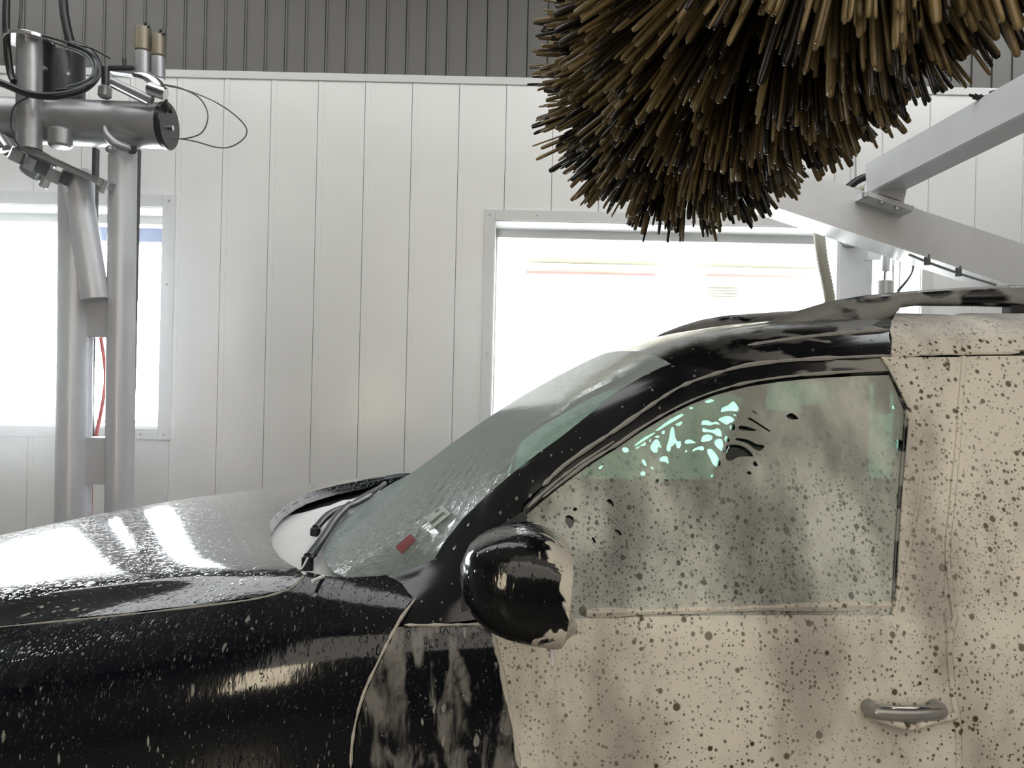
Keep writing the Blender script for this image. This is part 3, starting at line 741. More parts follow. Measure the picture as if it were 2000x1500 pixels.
gfp = ggi + [(RT[1][0] - .02, gi[12][1] + .12), (RT[-1][0] - .02, 8), (gi[0][0] + .03, 8), (gi[0][0] + .012, 7.8)]
def inpoly(p, lp):
    c = False; j = len(lp) - 1
    for i in range(len(lp)):
        if ((lp[i][1] > p[1]) != (lp[j][1] > p[1])) and (p[0] < (lp[j][0] - lp[i][0]) * (p[1] - lp[i][1]) / (lp[j][1] - lp[i][1]) + lp[i][0]): c = not c
        j = i
    return c
hh = [h for h in hh if all(inpoly(p, gfp) for p in h)]
gf = panel('soap_foam_film', top, gfp, M['foam_glass'], None, step=.022, holes=hh, off=-.004, thick=.002); to_door(gf)
prp = [gi[12], (RT[1][0] - .095, gi[12][1] + .5), (RT[-1][0] - .096, 8)] + rt(-.003)[::-1] + [(gi[12][0] - .01, fo[12][1] + .04)]
to_door(panel('soap_foam', top, prp, M['foam'], None, step=.02, off=.004, thick=.004, wave=wave))
# foam beads along ledges and gaps
def bead(name, surf, pts, r, m, off=0, par=None, k=4):
    ln = surf.line(pts, k, off); o = tube_obj(name, ln, [r * (.55 + .75 * random.random()) * (.35 if i_ in (0, len(ln) - 1) else 1) for i_ in range(len(ln))], m, None, 6, 1); return to_door(o, par) if par else rp(o)
bead('foam_line', top, [(1030, 992), (1070, 955), (1120, 915), (1200, 862)], .0035, M['foam_dim'], .001, DOOR)
bead('foam_line', low, shut[4:], .0030, M['foam_line'], .000)
bead('foam_line', low, [(1015, 995), (960, 1033), (900, 1078), (850, 1128), (815, 1165)], .0028, M['foam_line'], .0)
bead('foam_line', top, fr_out[1:], .0040, M['foam_dim'], .003, DOOR)
bead('foam_line', top, gl_in[1:], .0030, M['foam_dim'], .002, DOOR)
bead('foam_line', low, [(790, 1221), (850, 1221), (910, 1220), (962, 1219)], .0026, M['foam_line'], .001, DOOR)
bead('foam_line', low, [(x, y) for x, y in fe], .0050, M['foam_line'], .003, DOOR)
bead('foam_line', low, [(-40, 1228)] + hl_px + [(578, 1140)], .0028, M['foam_dim'], -.001)
bead('foam_line', top, [(1880, 705), (1873, 780), (1866, 880), (1856, 980), (1847, 1100), (1844, 1170)], .0055, M['foam'], .003, RDOOR)
bead('foam_line', low, [(1845, 1190), (1850, 1260), (1858, 1360), (1868, 1460), (1872, 1500)], .0055, M['foam'], .004, RDOOR)
bead('foam_line', top, [(1738, 696), (1800, 693), (1880, 691), (1990, 689)], .0045, M['foam'], .002)
bead('foam_line', top, [(1460, 676), (1540, 664), (1620, 655), (1738, 645)], .0035, M['foam_dim'], .002)
# belt ledge of the door under the glass
bead('belt_moulding', low, [(1135, 1200), (1300, 1196), (1500, 1190), (1700, 1186), (1860, 1184)], .0075, M['foam'], .003, DOOR)

for seg in ([top(x, t) + top.normal(x, t) * .004 for x, t in RT], [low(x, t) + low.normal(x, t) * .004 for x, t in RL]):
    to_door(tube_obj('foam_line', seg, .0065, M['foam'], None, 6, 6), RDOOR)
to_door(tube_obj('foam_line', [top(x, t) + top.normal(x, t) * .002 for x, t in ((RT[1][0] - .098, gi[12][1] + .5), (RT[1][0] - .097, 6.6), (RT[-1][0] - .098, 8))], .0050, M['foam'], None, 6, 6))
# door handle
hb = empty('door_handle'); to_door(hb); hb.location = on(low, 1760, 1382, .02)
Lh = hb.location.copy()
h0, h1 = on(low, 1690, 1378, .03) - Lh, on(low, 1818, 1378, .03) - Lh
bpy.data.objects.remove(hb)
bm = bmesh.new(); add_tube(bm, spline([Lh + h0 + Vector((.0, .02, 0)), Lh + h0 + Vector((.004, 0, 0)), Lh + (h0 + h1) / 2 + Vector((0, -.006, 0)), Lh + h1 + Vector((-.004, 0, 0)), Lh + h1 + Vector((0, .02, 0))], 5), .0115, 10)
for v in bm.verts: v.co.z = Lh.z + h0.z + (v.co.z - Lh.z - h0.z) * 1.05
M['handle'] = simple('wet_grey_handle', (.32, .32, .31), .22, .3, .1, .3, 30)
hnd = to_door(obj('door_handle', bm, M['handle'], None, True)); hnd['label'] = 'glossy pull handle breaking through the foam'
bm = bmesh.new(); add_tube(bm, [Lh + h0 + Vector((.006, -.010, .011)), Lh + (h0 + h1) / 2 + Vector((0, -.016, .012)), Lh + h1 + Vector((-.006, -.010, .011))], .0028, 8)
to_door(obj('handle_edge', bm, M['chrome'], None, True))
to_door(tube_obj('foam_clump', [Lh + h0 + Vector((.0, .018, -.012)), Lh + h0 + Vector((.035, -.006, -.016)), Lh + Vector((.01, -.008, -.022)), Lh + h1 + Vector((-.03, -.006, -.016)), Lh + h1 + Vector((.03, .014, -.012))], [.006] * 33, M['foam'], None))

# cowl: foam-filled basin, wipers
bm = bmesh.new()
def cowl_grid(zf, x_in, x_out, ny=60, nx=16, ymax=.80, foam=False):
    g = []
    for i in range(ny + 1):
        y = -ymax + 2 * ymax * i / ny; r = []
        a, b = x_out(abs(y)), x_in(abs(y))
        if foam: a += (.0 if y > 0 else .072 * min(1, -y * 5)) * (1 + .35 * mn.noise(Vector((y * 25, 2, 7))))
        for j in range(nx + 1):
            x = a + (b - a) * j / nx; r.append(bm.verts.new((x, YC - y, zf(x, y, j / nx))))
        g.append(r)
    for i in range(ny):
        for j in range(nx): bm.faces.new((g[i][j], g[i][j + 1], g[i + 1][j + 1], g[i + 1][j]))
ay = [a for a, b in arc] + [.76, .80]; ax = [b for a, b in arc] + [-.40, -.38]
xo = lambda y: float(np.interp(y, ay, ax)) - .03
by_ = [0, .25, .45, .6, .7, .77, .79]; bx_ = [-.41, -.405, -.39, -.37, -.345, -.31, -.25]
xi = lambda y: float(np.interp(y, by_, bx_)) + .03
def zf(x, y, u):
    base_ = 1.178 - .012 * (abs(y) / .79) ** 2
    return base_ + .008 * mn.noise(Vector((x * 14, y * 9, 3))) + .003 * mn.noise(Vector((x * 60, y * 50, 1))) - .012 * (1 - u) ** 4
cowl_grid(zf, xi, xo, foam=True)
bmesh.ops.recalc_face_normals(bm, faces=bm.faces)
for f in bm.faces:
    if f.normal.z < 0: f.normal_flip()
cf = rp(obj('cowl_foam', bm, M['foam_white'], None, True)); cf['label'] = 'white foam filling the wiper well'
bm = bmesh.new(); cowl_grid(lambda x, y, u: 1.155, lambda y: xi(y) + .1, lambda y: xo(y) - .02, 24, 4); rp(obj('cowl_panel', bm, M['plastic'], None))
# hood lip seal: the dark rim of the well
pts = [low(x - .004, t) + Vector((0, 0, -.012)) for x, t in [(x, -t) for x, t in har[::-1]] + har[1:]]
rp(tube_obj('hood_seal', pts, .0055, M['plastic'], None, 8, 2))
pts = [Vector((float(np.interp(abs(y), ay, ax)), YC - y, 1.188)) for y in (.70, .74, .76, .78)]
def Pz(px, py, z):
    d = 2.0
    for _ in range(30):
        q = P(px, py, d); d *= (H - z) / (H - q.z)
    return P(px, py, d)
# wipers
def wiper(pts_arm, pts_blade, z):
    a = [Pz(x, y, z + .012 + (.012 if i else 0)) for i, (x, y) in enumerate(pts_arm)]
    arm = rp(tube_obj('wiper_arm', a, .0095, M['plastic'], None, 8, 6))
    b = [Pz(x, y, z + .006) for x, y in pts_blade]
    bl = tube_obj('wiper_blade', b, .0075, M['black'], None, 6, 6); bl.parent = arm; bl.matrix_parent_inverse = Matrix.Identity(4)
    piv = cyl_obj('pivot_cap', a[0] - Vector((0, 0, .03)), a[0] + Vector((0, 0, .004)), .012, M['plastic'], None, 16, .004); piv.parent = arm; piv.matrix_parent_inverse = Matrix.Identity(4)
    return arm
w1 = wiper([(601, 1088), (630, 1050), (655, 1012), (683, 985)], [(612, 1084), (640, 1040), (672, 1000), (700, 975), (742, 952)], 1.185); w1['label'] = 'near wiper arm lying in foam'
w2 = wiper([(616, 1032), (645, 1003), (690, 985), (722, 968)], [(640, 1006), (680, 990), (720, 968), (752, 944)], 1.185); w2['label'] = 'far wiper arm'
rp(tube_obj('glass_edge_strip', [Pz(x, y, 1.195) for x, y in ((683, 1045), (690, 1020), (703, 1000), (722, 985), (738, 968))], .008, M['foam_white'], None, 8))
rp(tube_obj('cowl_clip', [Pz(588, 1114, 1.205), Pz(594, 1104, 1.205), Pz(601, 1090, 1.205)], .0022, M['chrome'], None, 6))
rp(tube_obj('foam_drip', [Pz(610, 1135, 1.20), Pz(622, 1130, 1.20), Pz(632, 1126, 1.20)], .0035, M['foam_white'], None, 6))

# roof rails
def rail(side):
    top_px = [(1385, 668), (1440, 652), (1500, 629), (1560, 606), (1620, 588), (1690, 576), (1760, 570), (1860, 563), (2000, 555)]
    bot_px = [(1385, 672), (1440, 672), (1500, 668), (1560, 662), (1620, 655), (1690, 642), (1738, 622), (1752, 602), (1790, 597), (1900, 598), (2010, 601)]
    d = 1.66
    tp = [P(a, b, d) for a, b in top_px]; bp = [P(a, b, d) for a, b in bot_px]
    tx = [p.x for p in tp] + [1.2, 1.6, 1.95, 2.1]; tz = [p.z for p in tp] + [1.785, 1.78, 1.755, 1.72]
    bx = [p.x for p in bp] + [1.2, 1.6, 1.8, 1.95, 2.1]; bz = [p.z for p in bp] + [1.743, 1.738, 1.728, 1.69, 1.69]
    bm = bmesh.new(); rings = []
    X = np.concatenate([np.linspace(tx[0], .95, 40), np.linspace(1.0, 2.1, 20)])
    for x in X:
        zt = float(np.interp(x, tx, tz)); zb_ = float(np.interp(x, bx, bz)); h = max(zt - zb_, .002) / 2; c = (zt + zb_) / 2; wd = .024 + .5 * max(0, h - .02)
        wd = min(wd, .036)
        r = []
        for k in range(14):
            a = 2 * math.pi * k / 14; cs, sn = math.cos(a), math.sin(a)
            yy = math.copysign(abs(cs) ** .7, cs) * wd; zz = math.copysign(abs(sn) ** .7, sn) * h
            lean = (zz + h) * .25
            r.append(bm.verts.new((x, YC - side * (YC - d - lean * .6) - yy, c + zz)))
        rings.append(r)
    for a, b in zip(rings, rings[1:]):
        for k in range(14): bm.faces.new((a[k], a[(k + 1) % 14], b[(k + 1) % 14], b[k]))
    bm.faces.new(rings[0]); bm.faces.new(rings[-1]); bmesh.ops.recalc_face_normals(bm, faces=bm.faces)
    o = rp(obj('roof_rail', bm, M['rail_film'], None, True, 60)); o['label'] = 'roof rail with a wedge-shaped front foot'
    q = box_obj('rail_foot', (P(1965, 600, d).x, YC - side * (YC - d) - .016, 1.70), (P(1990, 600, d).x + .01, YC - side * (YC - d) + .016, 1.75), M['plastic'], None); rp(q)
    if side < 0:
        for v in o.data.vertices: v.co.z += .040 * min(1, max(0, (v.co.x - .40) / .15)); v.co.x -= .04
rail(1); rail(-1)

# side mirror
bm = bmesh.new()
def mir(u):
    """u 0 front tip .. 1 glass plane: centre (y,z), half sizes"""
    x = -.066 + .148 * u
    s = math.sqrt(max(0, 1 - (1 - u) ** 2.7)); 
    return x, 1.095 - .02 * (1 - u), 1.292 - .012 * u - .006, .018 + .090 * s, .012 + .062 * s ** 1.1
rings = []
for i in range(15):
    u = i / 14; x, cy, cz, hy, hz = mir(u); r = []
    for k in range(28):
        a = 2 * math.pi * k / 28; cs, sn = math.cos(a), math.sin(a)
        tq = 1 - (.42 * max(0, (u - .55) / .45) ** 2 if sn > 0 else 0)
        r.append(bm.verts.new((x + .010 * sn * u * tq, cy + math.copysign(abs(cs) ** .58, cs) * hy, cz + math.copysign(abs(sn) ** .66, sn) * hz * (1.12 if sn < 0 else tq))))
    rings.append(r)
for a, b in zip(rings, rings[1:]):
    for k in range(28): bm.faces.new((a[k], b[k], b[(k + 1) % 28], a[(k + 1) % 28]))
bm.faces.new(rings[0]); 
inn = [bm.verts.new(v.co.lerp(Vector((rings[-1][0].co.x, mir(1)[1], mir(1)[2])), .08) + Vector((-.006, 0, 0))) for v in rings[-1]]
for k in range(28): bm.faces.new((rings[-1][k], inn[k], inn[(k + 1) % 28], rings[-1][(k + 1) % 28]))
bmesh.ops.recalc_face_normals(bm, faces=bm.faces)
def mirror_mat():
    t = NT('mirror_shell_wet_black_with_foam'); v = t.coord((1, 1, .7)); 
    sx = t.node('ShaderNodeSeparateXYZ'); tc = t.n.new('ShaderNodeTexCoord'); t.l.new(tc.outputs['Object'], sx.inputs[0])
    n = t.noise(v, 19, 3, .5, 1.2)
    xr = t.step(sx.outputs[0], .0, .095); zl = t.math('SUBTRACT', 1.0, t.step(sx.outputs[2], 1.20, 1.27))
    m = t.step(t.math('ADD', n, t.math('ADD', t.math('MULTIPLY', xr, .34), t.math('MULTIPLY', t.math('MULTIPLY', zl, xr), .20))), .74, .77)
    b = t_beads(t, t.coord((1.6, 1, .6), (0, -.4, 0)), 120, .06, .45, .35)
    c = t.mix(m, (.005, .006, .007), (.62, .58, .50))
    return t.fin(t.bsdf(Base_Color=c, Roughness=t.math('ADD', .12, t.math('MULTIPLY', m, .45)), Normal=t.bump(t.math('ADD', t.math('MULTIPLY', m, 2.0), t.math('ADD', b, t.noise(t.coord((90, 60, 30)), 1, 2))), .8, .0016)))
M['mirror_shell'] = mirror_mat()
def shift(bm_, d):
    for v in bm_.verts: v.co += d
mo = rp(obj('side_mirror', bm, M['mirror_shell'], None, True, 60)); mo['label'] = 'wet black side mirror with foam sliding off'
bm = bmesh.new(); c = [inn_co for inn_co in []]
x, cy, cz, hy, hz = mir(1)
gv = [bm.verts.new((x + (.010 if k > 14 else .0058) * math.sin(2 * math.pi * k / 28) - .008, cy + math.copysign(abs(math.cos(2 * math.pi * k / 28)) ** .58, math.cos(2 * math.pi * k / 28)) * hy * .93, cz + math.copysign(abs(math.sin(2 * math.pi * k / 28)) ** .66, math.sin(2 * math.pi * k / 28)) * hz * (.93 if k > 14 else .53))) for k in range(28)]
bm.faces.new(gv); q = obj('mirror_glass', bm, M['chrome'], None); q.parent = mo; q.matrix_parent_inverse = Matrix.Identity(4)
# stalk / sail
bm = bmesh.new(); add_tube(bm, spline([(-.03, 1.27, 1.215), (-.01, 1.20, 1.225), (.02, 1.14, 1.25)], 5), [.034 - .0008 * i for i in range(11)], 12); shift(bm, Vector((0, 0, 0)))
q = obj('mirror_stalk', bm, M['plastic'], None, True); q.parent = mo; q.matrix_parent_inverse = Matrix.Identity(4)
bm = bmesh.new(); a = P(1080, 1240, 1.06); b = P(1079, 1305, 1.06)
add_tube(bm, [a + Vector((0, 0, .02)), a, a.lerp(b, .3), a.lerp(b, .6), a.lerp(b, .85), b], [.020, .012, .0032, .0026, .0042, .0012], 10)
q = obj('foam_drip', bm, M['foam_white'], None, True); q.parent = mo; q.matrix_parent_inverse = Matrix.Identity(4)
bm = bmesh.new()
for (px, py, r, d) in ((1062, 1228, .017, 1.03), (1085, 1238, .019, 1.03), (1105, 1225, .015, 1.04), (1075, 1205, .014, 1.02), (1095, 1208, .016, 1.02), (1052, 1236, .010, 1.04)):
    g_ = bmesh.ops.create_icosphere(bm, subdivisions=3, radius=r)
    c = P(px, py, d)
    for v in g_['verts']: v.co = c + v.co * (1 + .25 * mn.noise(v.co * 90 + c * 20))
q = obj('foam_clump', bm, M['foam_line'], None, True); q.parent = mo; q.matrix_parent_inverse = Matrix.Identity(4)
# black sail panel in the window corner behind the mirror
q = panel('mirror_sail', top, ipoly(top, [(1020, 1000), (1042, 1045), (1062, 1120), (1080, 1180), (900, 1195), (905, 1090), (960, 1038)]), M['plastic'], None, step=.03, off=.001, thick=.01); to_door(q)

# interior, wheels, underbody
bm = bmesh.new(); add_box(bm, (-2.0, YC - .72, .30), (2.4, YC + .72, .42), .02); rp(obj('floor_pan', bm, M['interior'], None))
bm = bmesh.new(); add_box(bm, (-.32, YC - .74, .60), (.08, YC + .74, 1.12), .06); rp(obj('dashboard', bm, M['interior'], None, True, 40))
bm = bmesh.new(); add_box(bm, (-2.0, YC - .6, .42), (-.6, YC + .6, .72), .03); rp(obj('engine_bay', bm, M['interior'], None))
for yy, sx_ in ((YC - .38, -.26), (YC + .38, .12)):
    st = None
    bm = bmesh.new(); add_box(bm, (.35 + sx_, yy - .24, .42), (.85 + sx_, yy + .24, .72), .06); st = rp(obj('seat', bm, M['interior'], None, True, 40))
    bm = bmesh.new(); add_bar(bm, (.70 + sx_, yy, .68), (.86 + sx_, yy, 1.28), .46, .13, (1, 0, 0), .04); q = obj('seat_back', bm, M['interior'], None, True, 40); q.parent = st; q.matrix_parent_inverse = Matrix.Identity(4)
    bm = bmesh.new(); add_bar(bm, (.86 + sx_, yy, 1.28), (.89 + sx_, yy, 1.50), .27, .10, (1, 0, 0), .035); q = obj('headrest', bm, M['interior'], None, True, 40); q.parent = st; q.matrix_parent_inverse = Matrix.Identity(4)
ring = [Vector((.20 + .06 * math.sin(a), YC - .38 + .18 * math.cos(a), 1.0 + .16 * math.sin(a))) for a in np.linspace(0, 2 * math.pi, 25)[:-1]]
bm = bmesh.new(); add_tube(bm, ring, .015, 8, closed=True); rp(obj('steering_wheel', bm, M['interior'], None, True))
for wx in (-1.15, 1.6):
    for s_ in (1, -1):
        y0 = YC - s_ * .88; y1 = YC - s_ * .66
        bm = bmesh.new(); a, b = Vector((wx, y0, .335)), Vector((wx, y1, .335)); t_ = (b - a) / 6
        add_tube(bm, [a + t_ * .01, a, a + t_ * .6, b - t_ * .6, b, b - t_ * .01], [.21, .29, .335, .335, .29, .21], 36)
        wh = rp(obj('wheel', bm, M['black'], None, True, 30))
        bm = bmesh.new(); add_cyl(bm, a + t_ * .1, a + t_ * .6, .215, 24, .01); q = obj('rim', bm, M['chrome'], None, True, 30); q.parent = wh; q.matrix_parent_inverse = Matrix.Identity(4)

# ------------------------------------------------------------------ roof brush
BX, BZ, BR = .505, 2.475, .466
Y0, Y1 = 1.00, 2.46
brush = empty('roof_brush', (BX, (Y0 + Y1) / 2, BZ)); tag(brush, 'huge round brush of wet brown and black plastic bristles above the car', 'brush')
OB = Vector(brush.location)
bm = bmesh.new(); add_cyl(bm, (0, Y0 - OB.y - .25, 0), (0, Y1 - OB.y + .25, 0), .055, 24); obj('shaft', bm, M['galv'], brush, True, 40)
bm = bmesh.new(); add_cyl(bm, (0, Y0 - OB.y, 0), (0, Y1 - OB.y, 0), .13, 32); obj('core', bm, M['core'], brush, True, 40)
bm = bmesh.new(); add_cyl(bm, (0, Y0 - OB.y - .02, 0), (0, Y0 - OB.y, 0), .16, 32)
obj('end_disc', bm, M['galv'], brush, True, 40)
def bristle_verts(th, y, L, axt, bend, tang, wd, twist):
    """4-sided flat strip of 5 rings with a rounded tip -> 6*4 verts"""
    rad = np.array([math.cos(th), 0, math.sin(th)]); tan_ = np.array([-math.sin(th), 0, math.cos(th)]); ax_ = np.array([0, 1., 0])
    out = []
    ss = (.0, .35, .68, .95, .99, 1.0); ws = (1.0, 1, 1, 1, .85, .5)
    sv = tan_ * math.cos(twist) + ax_ * math.sin(twist); tv = -tan_ * math.sin(twist) + ax_ * math.cos(twist)
    for s_, wk in zip(ss, ws):
        r = .12 + (L - .12) * s_
        c = rad * r + ax_ * (y + axt * s_ ** 1.5) + tan_ * (tang * s_ * s_) + np.array([0, 0, -1.]) * bend * s_ ** 3
        a, b = sv * wd * wk / 2, tv * .0034 * wk
        out += [c + a + b * .3, c + b, c - a + b * .3, c - b]
    return out
BF = []
for i in range(5):
    for k in range(4): BF.append((i * 4 + k, i * 4 + (k + 1) % 4, (i + 1) * 4 + (k + 1) % 4, (i + 1) * 4 + k))
BF.append((20, 21, 22, 23))
bl = []
ntuft = 1750
for i in range(ntuft):
    th = rng.uniform(0, 2 * math.pi); y = rng.uniform(Y0 + .02, Y1 - .02) - OB.y
    nearend = (y - (Y0 - OB.y)) < .12; 
    e = (y / ((Y1 - Y0) / 2)); axt = .07 * max(e, 0) ** 6 + rng.normal(0, .004)
    tone0 = 0.0 if rng.random() < .30 else rng.uniform(.5, 1.0); tg = rng.normal(.0, .008); LL = BR * (1.0 - .32 * rng.random() ** 1.5)
    for j in range(5):
        tone = np.clip(tone0 + rng.normal(0, .10), 0, 1) if tone0 > 0 else rng.uniform(0, .08)
        bl.append((th + rng.uniform(-.065, .065), y + rng.uniform(-.03, .03), LL * rng.uniform(.90, 1.04), axt + rng.normal(0, .005), rng.uniform(.0, .012), tg + rng.normal(0, .005), rng.uniform(.010, .0165), rng.uniform(0, math.pi), tone))
V = [np.array(bristle_verts(*b[:8])) for b in bl]
tips = np.array([v[-1] for v in V]) + np.array(OB)
pxs = np.array([proj(*t) for t in tips]); dist = np.linalg.norm(tips - np.array([0, 0, H]), axis=1)
ins = (pxs[:, 0] > 900) & (pxs[:, 0] < 2050) & (pxs[:, 1] > -20) & (pxs[:, 1] < 700) & (tips[:, 2] < BZ + .1)
score = np.where(ins, dist, 99); order = np.argsort(score); single = set(order[:300].tolist())
def bmesh_from(vl, tones, name):
    me = bpy.data.meshes.new(name); n = len(vl)
    me.from_pydata(np.concatenate(vl).tolist(), [], [tuple(a + 24 * i for a in f) for i in range(n) for f in BF]); me.materials.append(M['bristle'])
    at = me.attributes.new('tone', 'FLOAT', 'POINT'); at.data.foreach_set('value', np.repeat(np.array(tones, dtype=np.float32), 24))
    me.polygons.foreach_set('use_smooth', [True] * len(me.polygons)); return me
for i in sorted(single):
    o = bpy.data.objects.new('bristle', bmesh_from([V[i]], [bl[i][8]], 'bristle')); C.objects.link(o); o.parent = brush
rest = [i for i in range(len(bl)) if i not in single]
o = bpy.data.objects.new('bristles', bmesh_from([V[i] for i in rest], [bl[i][8] for i in rest], 'bristles')); C.objects.link(o); o.parent = brush; o['kind'] = 'stuff'

# ------------------------------------------------------------------ right frame carrying the brush
DB = 3.15
frm = empty('brush_frame', (P(1660, 600, 3.55).x, 3.55, 0)); tag(frm, 'light grey steel frame of crossing beams behind the roof brush', 'machine frame')
def fz(o): o.parent = frm; o.matrix_parent_inverse = Matrix.Translation(-frm.location); return o
a, b = P(1480, 363, DB), P(2120, 575, DB)
fz(bar_obj('lower_beam', a, b, .16, .172, M['galv_light'], None))
a, b = P(1716, 352, 3.05), P(2120, 140, 2.2)
fz(bar_obj('upper_beam', a, b, .12, .125, M['galv_light'], None))
for (x_, y_) in ((1735, 323), (1733, 336)):
    c = P(x_, y_, 2.95); fz(cyl_obj('bolt_hole', c + Vector((0, -.02, 0)), c + Vector((0, .05, 0)), .008, M['gap'], None, 8))
a, b = P(1738, 398, 3.07), P(1748, 345, 3.07)
bm = bmesh.new(); q0 = P(1720, 400, 3.07); 
def prism(bm, pts, y0, y1):
    A = [bm.verts.new((p.x, y0, p.z)) for p in pts]; B = [bm.verts.new((p.x, y1, p.z)) for p in pts]; n = len(pts)
    bm.faces.new(A); bm.faces.new(B[::-1])
    for i in range(n): bm.faces.new((A[i], B[i], B[(i + 1) % n], A[(i + 1) % n]))
    bmesh.ops.recalc_face_normals(bm, faces=bm.faces)
prism(bm, [P(x, y, 3.05) for x, y in ((1698, 385), (1706, 352), (1757, 362), (1748, 402))], 2.98, 3.12); fz(obj('support_block', bm, M['galv_light'], None))
fz(bar_obj('mounting_plate', P(1676, 386, 3.05), P(1764, 416, 3.05), .15, .018, M['galv_light'], None))
for x_, y_ in ((1690, 386), (1752, 410), (1722, 398)): 
    c = P(x_, y_, 2.99); fz(cyl_obj('nut', c, c + Vector((0, 0, .02)), .012, M['galv'], None, 6))
# nozzle on the upper beam
c0, c1 = P(1942, 200, 2.5), P(1893, 185, 2.5)
bm = bmesh.new(); n_ = 8
add_tube(bm, [c0.lerp(c1, t) for t in (0, .2, .21, .4, .41, .6, .61, .8, .81, 1)], [.020, .020, .014, .016, .011, .013, .009, .010, .006, .004], 10)
fz(obj('spray_nozzle', bm, M['black'], None, True, 30))
bar_pts = [P(1938, 178, 2.5), P(1945, 235, 2.5)]; fz(tube_obj('nozzle_bracket', bar_pts, .010, M['darksteel'], None, 8, 1))
# post behind
for nm_, x0_, x1_, y0_, m_ in (('post', 1625, 1697, 455, M['galv_light']),):
    a, b = P(x0_, 520, 3.6), P(x1_, 520, 3.6); zt = P(1660, y0_, 3.6).z
    fz(box_obj(nm_, (a.x, 3.55, 0), (b.x, 3.72, zt + .1), m_, None, .02))
    zc_ = P(1668, 462, 3.5).z; cx = P(1668, 462, 3.5).x
    fz(cyl_obj('round_boss', (cx, 3.46, zc_), (cx, 3.56, zc_), .045, M['galv'], None, 24, .004))
fz(box_obj('bracket', tuple(P(1697, 507, 3.45)), tuple(P(1722, 492, 3.45) + Vector((0, .05, 0))), M['galv_light'], None))
# pneumatic cylinder
cy = [P(1737, 478, 3.3), P(1731, 500, 3.3), P(1729, 530, 3.3), P(1728, 548, 3.3), P(1727, 580, 3.3)]
fz(cyl_obj('clevis', cy[0], cy[1], .020, M['chrome'], None, 12)); fz(cyl_obj('rod_end', cy[1], cy[2] , .017, M['galv_light'], None, 12, .003))
fz(cyl_obj('piston_rod', cy[2], cy[3], .007, M['chrome'], None, 12)); fz(cyl_obj('cylinder_body', cy[3], cy[4] - Vector((0, 0, .5)), .032, M['galv_light'], None, 20, .004))
fz(cyl_obj('guide_rod', P(1745, 492, 3.3), P(1744, 580, 3.3), .005, M['chrome'], None, 8))
for pts in ([(1810, 560), (1835, 530), (1843, 505), (1842, 490)],): fz(tube_obj('cable', [P(x - 57, y + 8, 3.3) for x, y in pts], .0035, M['cable'], None, 6))
fz(tube_obj('cable', [P(1752, 572, 3.3), P(1772, 548, 3.3), P(1782, 528, 3.3), P(1783, 500, 3.3)], .0032, M['cable'], None, 6))
c = P(1783, 516, 3.29); fz(cyl_obj('cable_gland', c, c + Vector((0, 0, .035)), .012, M['darksteel'], None, 8))
for x_, y_ in ((1811, 512), (1872, 534)):
    c = P(x_, y_, DB - .07); fz(cyl_obj('bolt', c + Vector((0, 0, -.012)), c + Vector((0, 0, .03)), .012, M['darksteel'], None, 6))
fz(tube_obj('control_rod', [P(1775, 497, DB - .07), P(1811, 512, DB - .07), P(1872, 534, DB - .07), P(1945, 557, DB - .07)], .005, M['galv'], None, 6, 1))
fz(cyl_obj('conduit', P(1662, 230, 4.4), P(1665, 375, 4.4), .014, M['trim'], None, 10)); fz(cyl_obj('conduit', P(1669, 230, 4.4), P(1670, 375, 4.4), .008, M['galv'], None, 10))
# corrugated hoses: rings along the path
def corrugated(name, pts, r, m):
    sp = spline([P(*p) for p in pts], 14); rs = [r * (1.0 if i % 2 else .86) for i in range(len(sp))]
    bm = bmesh.new(); add_tube(bm, sp, rs, 12); return fz(obj(name, bm, m, None, True))
corrugated('corrugated_hose', [(1640, 388, 3.25), (1655, 368, 3.25), (1680, 350, 3.25), (1712, 340, 3.25)], .017, M['black'])
corrugated('corrugated_hose', [(1650, 396, 3.22), (1668, 378, 3.22), (1690, 366, 3.22), (1715, 360, 3.22)], .014, M['hosegrey'])
corrugated('corrugated_hose', [(1598, 425, 3.4), (1600, 460, 3.4), (1606, 510, 3.4), (1616, 560, 3.4), (1622, 600, 3.4)], .026, M['hosegrey'])
fz(tube_obj('cable', [P(1755, 380, 3.2), P(1765, 400, 3.2), P(1772, 420, 3.2)], .006, M['hosegrey'], None, 8))

# ------------------------------------------------------------------ left machine
DL = 3.75
mc = empty('side_brush_stand', (P(190, 900, DL).x, DL, 0)); tag(mc, 'twin round steel posts with pipes, flanges and hoses at the left window', 'machine')
def fm(o): o.parent = mc; o.matrix_parent_inverse = Matrix.Translation(-mc.location); return o
def PL(x, y, dd=0): return P(x, y, DL + dd)
S_ = DL / F
def vpost(name, x, y0, r, m, dd=0, ybot=None):
    a = PL(x, y0, dd); b = Vector((PL(x - 3, 1000, dd).x, a.y, 0)); return fm(cyl_obj(name, b, a, r * S_, m, None, 28, .004))
M['post'] = simple('hazed_post_steel', (.62, .63, .66), .32, .2, .08, .12, 5)  # paler bluish base colour puts the window haze into the posts
vpost('round_post', 150, 345, 32, M['post']); vpost('round_post', 240, 283, 26, M['post'])
a = PL(266, 290, .05); fm(box_obj('guide_rail', (a.x - .014, a.y - .03, 0), (a.x + .012, a.y + .03, a.z), M['darksteel'], None))
a = PL(188, 290, .06); fm(box_obj('guide_rail', (a.x - .010, a.y - .02, 0), (a.x + .008, a.y + .02, a.z), M['darksteel'], None))
fm(cyl_obj('brace_tube', PL(186, 585, -.06), PL(148, 335, -.06), 25 * S_, M['post'], None, 24))
